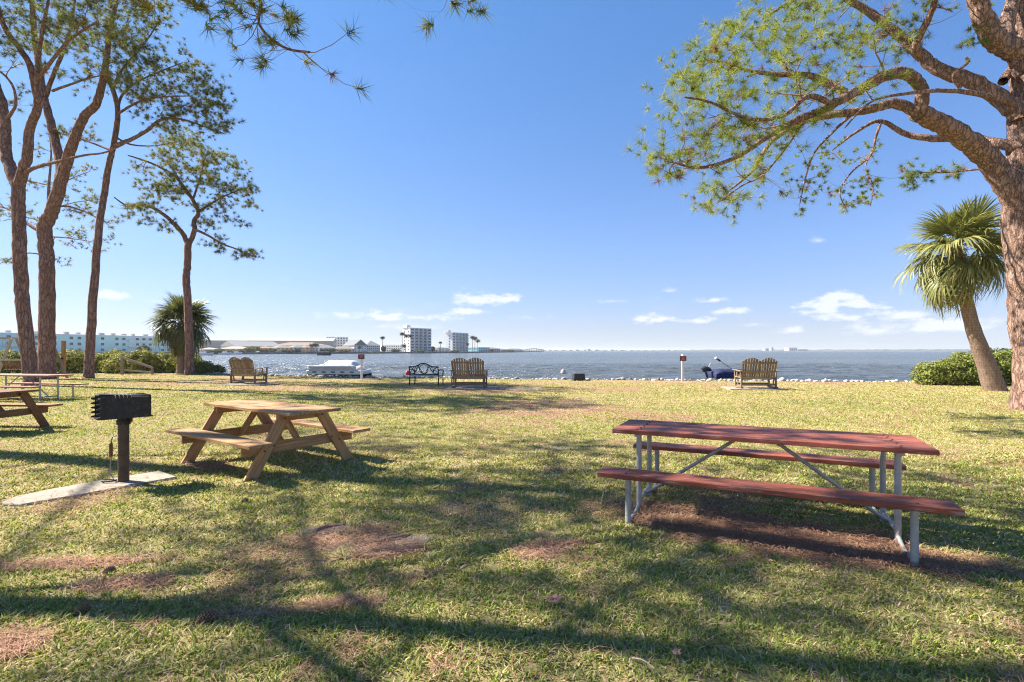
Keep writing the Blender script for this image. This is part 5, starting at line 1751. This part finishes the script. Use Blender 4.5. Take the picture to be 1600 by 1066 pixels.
def bld(name, label, a, b, h, depth, wall, cols=0, rows=0, roof='flat', rmat=None, rh=0, cat='building', balc=None, ww=.5, wh=.5, z0=.35, slab=None, over=.6):
    """a, b = (px, Y): the two ends of its front at the waterside; local x runs along the front"""
    pa, pb = [Vector(((q[0] - 800) / F * q[1], q[1], z0)) for q in (a, b)]
    d = pb - pa
    L = d.length
    t = empty(name, pa, math.atan2(d.y, d.x), label, cat, 'buildings on the far shore')
    MB().box((L / 2, depth / 2, h / 2 - .2), (L, depth, h + .4)).build('wall', wall, t)
    if cols:
        cw, rh_ = L / cols, h / rows
        key = (round(cw * ww, 2), round(rh_ * wh, 2))
        if key not in _win:
            me = MB().box((0, 0, 0), (key[0], .16, key[1])).mesh('window')
            me.materials.append(GLASS)
            _win[key] = me
        for r in range(rows):
            for c in range(cols):
                if balc and c not in balc[0]: continue
                o = link('window', _win[key], None, t)
                o.location = ((c + .5) * cw, -.04, (r + .5) * rh_)
        if balc:
            for r in range(1, rows):
                for (c0, c1) in balc[1]:
                    x0, x1 = c0 * cw, c1 * cw
                    MB().box(((x0 + x1) / 2, -.75, r * rh_ + .45), (x1 - x0 - .25, 1.5, .95)).build('balcony', slab or wall, t)
    if roof == 'flat':
        MB().box((L / 2, depth / 2, h + .12), (L + .5, depth + .5, .5)).build('parapet', rmat or wall, t)
    elif roof == 'gable':
        e = over
        V = [(-e, -e, h), (L + e, -e, h), (L + e, depth + e, h), (-e, depth + e, h), (-e, depth / 2, h + rh), (L + e, depth / 2, h + rh)]
        MB().add(V, [(0, 1, 5, 4), (2, 3, 4, 5), (0, 4, 3), (1, 2, 5), (3, 2, 1, 0)]).build('roof', rmat, t)
    elif roof == 'gable_end':
        e = over
        V = [(-e, -e, h), (L + e, -e, h), (L + e, depth + e, h), (-e, depth + e, h), (L / 2, -e, h + rh), (L / 2, depth + e, h + rh)]
        MB().add(V, [(0, 1, 4), (1, 2, 5, 4), (2, 3, 5), (3, 0, 4, 5), (3, 2, 1, 0)]).build('roof', rmat, t)
    elif roof == 'hip':
        e = over
        k = min(L, depth) / 2
        V = [(-e, -e, h), (L + e, -e, h), (L + e, depth + e, h), (-e, depth + e, h), (k, depth / 2, h + rh), (L - k, depth / 2, h + rh)]
        MB().add(V, [(0, 1, 5, 4), (1, 2, 5), (2, 3, 4, 5), (3, 0, 4), (3, 2, 1, 0)]).build('roof', rmat, t)
    return t, L


def zat(py, Y):
    return EYE + (HZ - py) / F * Y - .35


# pale teal apartments behind the left hedge
t, L = bld('apartment_building', 'long pale teal three storey apartment block behind the left hedge', (-60, 228), (268, 315), 9.3, 14, WTEAL, 26, 3, 'flat', WWHITE, balc=([1, 2, 4, 6, 7, 9, 11, 12, 13, 15, 17, 18, 20, 21, 22, 24, 25], [(19, 23), (4, 6)]), ww=.42, wh=.42, slab=WWHITE)
rs = random.Random(4)
for i in range(15):
    MB().box((L * (.06 + .062 * i) + rs.random(), 4 + rs.random() * 4, 9.9 + .5), (1.2 + rs.random() * 1.6, 1.2, .8 + rs.random() * .7)).build('rooftop_unit', GREYP, t)
# towers
t, L = bld('tower_block', 'taller white eight storey tower block with dark balconies', (641, 432), (674, 452), 20.2, 10, WWHITE, 5, 8, 'flat', WWHITE, balc=([0, 1, 2, 3, 4], [(1, 2), (2.2, 3), (3.3, 4.1)]), ww=.66, wh=.55, slab=WGREY)
MB().box((-.0 + 1.5, 6, 21.6), (4, 5, 2.6)).build('lift_house', WWHITE, t)
for r in range(7):
    for yy in (2.4, 7.2):
        MB().box((-.04, yy, 2.2 + r * 2.5), (.16, .9, 1.1)).build('window', GLASS, t)
t, L = bld('tower_block', 'second white tower block, lower and farther right', (707, 486), (731.5, 512), 18.2, 7.5, WWHITE, 5, 7, 'flat', WWHITE, balc=([0, 1, 2, 3, 4], [(1.1, 2), (2.2, 3), (3.2, 4), (4.1, 4.9)]), ww=.60, wh=.5, slab=WGREY)
MB().box((.5, 6, 19.6), (4, 5, 2.4)).build('lift_house', WWHITE, t)
for r in range(6):
    MB().box((-.04, 3.6, 2.2 + r * 2.6), (.16, .9, 1.1)).build('window', GLASS, t)
# boat storage sheds
bld('storage_shed', 'long low white shed roof behind the left palm', (300, 420), (384, 440), zat(532, 430), 40, ROOFW, roof='gable', rmat=ROOFW, rh=1.5)
bld('storage_shed', 'gabled grey shed between the white sheds', (368, 400), (440, 425), zat(541, 410), 38, WCREAM, roof='gable', rmat=ROOFG, rh=4.2)
bld('storage_shed', 'largest pale shed with a very long flat roofline', (382, 500), (520, 520), zat(532.5, 510), 45, ROOFW, roof='gable', rmat=ROOFW, rh=3.4)
bld('storage_shed', 'tan shed ending beside the distant hotel', (425, 470), (515, 490), zat(540, 480), 30, WCREAM, roof='hip', rmat=ROOFT, rh=3.2)
# hotel far behind
t, L = bld('hotel', 'distant white block rising behind the tan shed', (509, 640), (544, 650), zat(527, 645), 14, WWHITE, 8, 6, ww=.55, wh=.6, balc=([0, 1, 2, 4, 5, 6, 7], []))
# houses along the seawall
H = [('peach coloured house with low pale roof behind the sideways glider', 345, 392, 360, 545, 540, WPEACH, ROOFW), ('small peach house left of the domed cream house', 405, 432, 365, 544, 540, WPEACH, ROOFT),
     ('cream house with a broad hipped roof on the seawall', 432, 458, 362, 543.5, 537, WCREAM, ROOFT), ('grey roofed house with dark windows above the seawall', 458, 480, 368, 543, 537.5, WGREY, ROOFG),
     ('bright peach house right of the grey roofed house', 478, 492, 372, 543, 539, WPEACH, ROOFT), ('low white house with a blue grey roof', 492, 524, 380, 543.5, 537, WWHITE, ROOFG),
     ('tan house with open carport near the white gabled house', 524, 556, 385, 545, 539.5, WCREAM, ROOFT), ('small cream house between the two towers', 674, 684, 470, 546, 543, WCREAM, ROOFW),
     ('low white house just left of the second tower', 684, 700, 480, 544, 540.5, WWHITE, ROOFG), ('pink house half hidden by the left palm', 318, 346, 352, 546, 542, WPINK, ROOFW)]
for lab, x0, x1, Y, ye, yt, wm, rm in H:
    bld('house', lab, (x0, Y), (x1, Y + 8), zat(ye, Y), 12, wm, max(3, int((x1 - x0) / 6)), 2 if ye < 545 else 1, 'hip', rm, (ye - yt) / F * Y * .75, 'house', ww=.5, wh=.45)
t, L = bld('house', 'white gabled house with two open porches', (553, 392), (573, 400), zat(540, 396), 16, WWHITE, 4, 3, 'gable_end', ROOFG, 4.6, 'house', ww=.3, wh=.35)
bld('house', 'white porch wing joined right of the gabled house', (573, 400), (594, 406), zat(540, 403), 14, WWHITE, 7, 3, 'hip', ROOFG, 4.0, 'house', ww=.62, wh=.5)
bld('motel', 'low white motel with a row of dark openings left of the towers', (597, 470), (628, 480), zat(539.5, 475), 10, WWHITE, 9, 3, ww=.5, wh=.42)
bld('house', 'bright turquoise building right of the tall thin palms', (747.5, 545), (765, 570), zat(543.2, 555), 14, WBLUE, 5, 2, 'flat', WWHITE, cat='house')
bld('house', 'grey flat building beside the turquoise one', (766, 580), (782, 600), zat(545, 590), 12, WGREY, 5, 1, 'hip', ROOFG, 1.5, 'house')
bld('house', 'small white house near the point of land', (783, 640), (798, 660), zat(546, 650), 12, WCREAM, 5, 1, 'hip', ROOFW, 1.5, 'house')
bld('house', 'last pale house before the bridge', (800, 720), (818, 780), zat(546.3, 750), 12, WWHITE, 6, 1, 'hip', ROOFG, 1.5, 'house')
# low bridge off the point
t = empty('bridge', (P(818, 0, 1150).x, 1150, WATER_Z), 0, 'low dark arched bridge at the end of the spit', 'bridge')
LB = P(851, 0, 1150).x - P(818, 0, 1150).x
ring = [[(LB * u, y, 2.6 + 3.0 * math.sin(math.pi * u) + z) for y, z in ((-4, 0), (4, 0), (4, 1.6), (-4, 1.6))] for u in np.linspace(0, 1, 14)]
MB().loft(ring).build('deck', SEAW, t)
for i in range(9):
    u = (i + .5) / 9
    MB().box((LB * u, 0, 1.0 + 1.4 * math.sin(math.pi * u)), (1.2, 6, 3.4 + 2.8 * math.sin(math.pi * u))).build('pier', SEAW, t)
# far buildings on the horizon coast
rs = random.Random(9)
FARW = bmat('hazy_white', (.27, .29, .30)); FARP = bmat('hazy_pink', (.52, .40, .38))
px = 858
i = 0
words = ['leftmost', 'second', 'third', 'fourth', 'fifth', 'sixth', 'seventh', 'eighth', 'ninth', 'tenth', 'eleventh', 'twelfth', 'thirteenth', 'fourteenth', 'fifteenth', 'sixteenth', 'seventeenth', 'eighteenth', 'nineteenth', 'twentieth']
while px < 1085 and i < 20:
    w = rs.uniform(2, 6)
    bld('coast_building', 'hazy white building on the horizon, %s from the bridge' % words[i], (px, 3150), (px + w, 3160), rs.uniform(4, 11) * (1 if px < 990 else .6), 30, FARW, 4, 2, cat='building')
    px += w + rs.uniform(2, 11)
    i += 1
bld('coast_building', 'pale distant building left of the pink one on the horizon', (1196, 3150), (1207, 3160), 14, 30, FARW, 4, 3)
bld('coast_building', 'slim distant tower left of the pink building on the horizon', (1205.5, 3120), (1208.5, 3125), 20, 20, FARW, 2, 4)
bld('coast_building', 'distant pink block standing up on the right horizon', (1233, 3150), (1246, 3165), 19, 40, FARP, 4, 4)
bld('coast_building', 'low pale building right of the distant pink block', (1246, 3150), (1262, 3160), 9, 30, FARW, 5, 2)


# distant palms and trees
def far_palm(px, ytop, Y, s, label, name='distant_palm'):
    x = (px - 800) / F * Y
    zt = EYE + (HZ - ytop) / F * Y
    t = empty(name, (x, Y, .35), 0, label, 'palm tree', 'palms on the far shore')
    H_ = zt - .35
    r_ = np.random.RandomState(int(px * 7))
    lean = r_.randn() * .03
    MB().tube([(0, 0, -.1), (lean * H_ * .5, 0, H_ * .5), (lean * H_, 0, H_)], [.32, .24, .2], 6).build('trunk', TWIG, t, True)
    V, C = [], []
    for k in range(150):
        d = r_.randn(3); d /= np.linalg.norm(d); d[2] = d[2] * .7 + .1
        a = np.cross(d, r_.randn(3)); a /= np.linalg.norm(a)
        o = np.array([lean * H_, 0, H_]) + d * s * .12
        V += [o + a * s * .10, o - a * s * .10, o + d * s * (.7 + .5 * r_.rand()) - np.array([0, 0, .22 * s * r_.rand()])]
        C += [np.array([.06, .075, .03]) * (.6 + .9 * r_.rand())] * 3
    link('crown', np_mesh('crown', np.array(V), np.arange(len(V)), 3, FARLEAF, np.array(C)), None, t)


def far_tree(px, ytop, Y, wpx, label, tone=(.07, .10, .035)):
    x = (px - 800) / F * Y
    zt = EYE + (HZ - ytop) / F * Y - .35
    w = wpx / F * Y / 2
    t = empty('distant_tree', (x, Y, .35), 0, label, 'tree', 'trees on the far shore')
    r_ = np.random.RandomState(int(px * 5))
    MB().tube([(0, 0, -.1), (.1, 0, zt * .4), (0, 0, zt * .7)], [.3, .22, .1], 6).build('trunk', TWIG, t, True)
    n = 600
    d = r_.randn(n, 3); d /= np.linalg.norm(d, axis=1)[:, None]
    rad = (.75 + .4 * vnoise(d[:, 0] * 2 + px, d[:, 2] * 2 + d[:, 1], .5, 3)) * (1 - .5 * r_.rand(n) ** 2)
    p = np.stack([d[:, 0] * w * rad, d[:, 1] * w * rad, zt * .56 + d[:, 2] * zt * .42 * rad], 1)
    a = r_.randn(n, 3); b2 = r_.randn(n, 3)
    s = .34
    V = np.stack([p + a * s, p - a * s * .5 + b2 * s, p - b2 * s], 1).reshape(-1, 3)
    c = np.array(tone) * (.5 + 1.1 * r_.rand(n))[:, None]
    link('crown', np_mesh('crown', V, np.arange(n * 3), 3, FARLEAF, np.repeat(c, 3, 0)), None, t)


for q in [(738, 527.5, 520, 3.0, 'tallest of the thin palms right of the second tower'), (741.8, 529, 522, 3.0, 'middle one of the tall thin palms right of the second tower'), (746.2, 533, 525, 3.0, 'shortest of the tall thin palms right of the second tower'),
          (597.5, 528, 400, 2.2, 'tall lone palm above the motel roof'), (629.5, 522, 405, 2.4, 'leftmost palm in front of the taller tower'), (633.5, 525, 407, 2.2, 'second palm in front of the taller tower'), (642.5, 525, 409, 2.4, 'third palm in front of the taller tower'),
          (631, 541, 400, 2.6, 'short palm at the foot of the taller tower'), (688, 535.5, 450, 1.8, 'thin palm between the two towers'), (730.5, 538, 470, 1.9, 'palm at the right corner of the second tower'),
          (561, 543, 380, 2.0, 'small palm in front of the white gabled house'), (487, 540, 352, 2.4, 'palm in front of the bright peach house'), (494, 539.5, 352, 2.6, 'dark palm left of the low white house')]:
    far_palm(*q)
for q in [(341, 546, 312, 18, 'bushy tree left of the peach house across the water', (.09, .10, .04)), (398, 541, 340, 20, 'pale green tree before the sheds across the water', (.12, .13, .05)), (372, 546, 330, 22, 'yellowish tree in front of the peach house', (.16, .14, .06)),
          (445, 547, 345, 14, 'low shrub in front of the hipped cream house', (.11, .12, .05)), (517, 544.5, 355, 16, 'dark round tree right of the low white house', (.055, .08, .03)), (599, 541, 392, 8, 'dark slim tree beside the white porch wing', (.05, .07, .03)),
          (618, 546, 400, 14, 'tan shrubby tree before the motel', (.15, .13, .07)), (676, 541.5, 455, 8, 'small dark tree right of the taller tower', (.06, .08, .03)), (583, 549, 380, 30, 'row of low pale shrubs before the porch wing', (.13, .13, .08)),
          (768, 546, 560, 8, 'small dark tree right of the turquoise building', (.06, .08, .04)), (798, 547, 640, 12, 'low trees near the point of the spit', (.07, .09, .05)), (225, 541, 262, 16, 'dark shrub in front of the teal apartments', (.05, .075, .05)),
          (465, 546, 345, 8, 'dark bush under the grey roofed house', (.05, .07, .03)), (413, 546, 342, 14, 'reddish bush beside the small peach house', (.15, .11, .06)),
          (388, 543.5, 338, 12, 'mid green tree right of the yellowish tree', (.08, .11, .04)), (427, 545.5, 343, 11, 'dull green tree in front of the small peach house', (.09, .10, .05)), (330, 548, 306, 14, 'low pale scrub at the left end of the far seawall', (.13, .13, .07)),
          (507, 546, 353, 12, 'dark shrub under the low white house', (.05, .08, .035)), (538, 547.5, 372, 16, 'olive scrub before the tan carport house', (.10, .10, .05)), (655, 548, 412, 16, 'low green scrub at the foot of the taller tower', (.08, .10, .045)),
          (711, 547.5, 470, 14, 'low scrub at the foot of the second tower', (.08, .10, .05)), (456, 547.5, 346, 12, 'rusty bush on the seawall below the cream house', (.17, .11, .06)), (358, 548.5, 318, 14, 'pinkish scrub below the peach house', (.17, .13, .08))]:
    far_tree(*q)


# boats over by the far wall
def far_boat(px, py, Y, wpx, top, label):
    x = (px - 800) / F * Y
    L_ = wpx / F * Y
    t = empty('moored_boat', (x, Y, WATER_Z), R(-8), label, 'boat', 'boats moored by the far shore')
    rings = []
    for i in range(8):
        u = i / 7
        w = 1.1 * (1 - max(0, u - .55) ** 2 * 4)
        rings.append([(-L_ / 2 + L_ * u, y * w, z + .5 * u * u * (z > 0)) for y, z in ((-1, 1.0), (-.8, 0), (0, -.3), (.8, 0), (1, 1.0))])
    MB().loft(rings).build('hull', WHITE if top != 'navy' else DARK, t, True, auto=50)
    if top == 'navy':
        MB().loft([[(x_, y * 1.1, 1.75 + .2 * (1 - y * y)) for y in (-1, -.5, 0, .5, 1)] + [(x_, 1.1, 1.6), (x_, -1.1, 1.6)] for x_ in (-L_ * .42, -L_ * .1, L_ * .4)]).build('canopy', NAVY, t)
        for x_ in (-L_ * .35, L_ * .35):
            for y in (-.9, .9):
                MB().tube([(x_, y, .8), (x_, y, 1.7)], .05, 5).build('canopy_post', STEEL, t)
    else:
        MB().loft([[(-L_ * .2, -.8, .9), (L_ * .15, -.8, .9), (L_ * .15, .8, .9), (-L_ * .2, .8, .9)], [(-L_ * .16, -.65, 2.1), (L_ * .05, -.65, 2.1), (L_ * .05, .65, 2.1), (-L_ * .16, .65, 2.1)]]).build('cabin', WHITE, t)


far_boat(318, 555, 240, 34, 'cabin', 'long white moored boat just right of the left palm')
far_boat(507, 555, 250, 22, 'navy', 'low boat with a navy canopy anchored off the seawall')
far_boat(352, 554, 290, 20, 'cabin', 'small white boat tied up behind the sideways glider')
far_boat(370, 553, 300, 18, 'cabin', 'second small white boat tied up behind the sideways glider')

make_riprap()
make_straw()
make_grass()


# ------------------------------------------------------------------ the air over the bay
m = bpy.data.materials.new('sea_haze')
m.use_nodes = True
m.node_tree.nodes.clear()
pv = node(m.node_tree, 'ShaderNodeVolumePrincipled', None, {'Color': (.86, .92, 1.0, 1), 'Density': 1.3e-4, 'Anisotropy': 0.25})
node(m.node_tree, 'ShaderNodeOutputMaterial', None, Volume=pv.outputs[0])
hz = MB().box((0, 7100, 12.5), (27000, 15000, 33.0)).build('haze', m)
tag(hz, 'thin pale haze over the water', 'haze', kind='stuff')
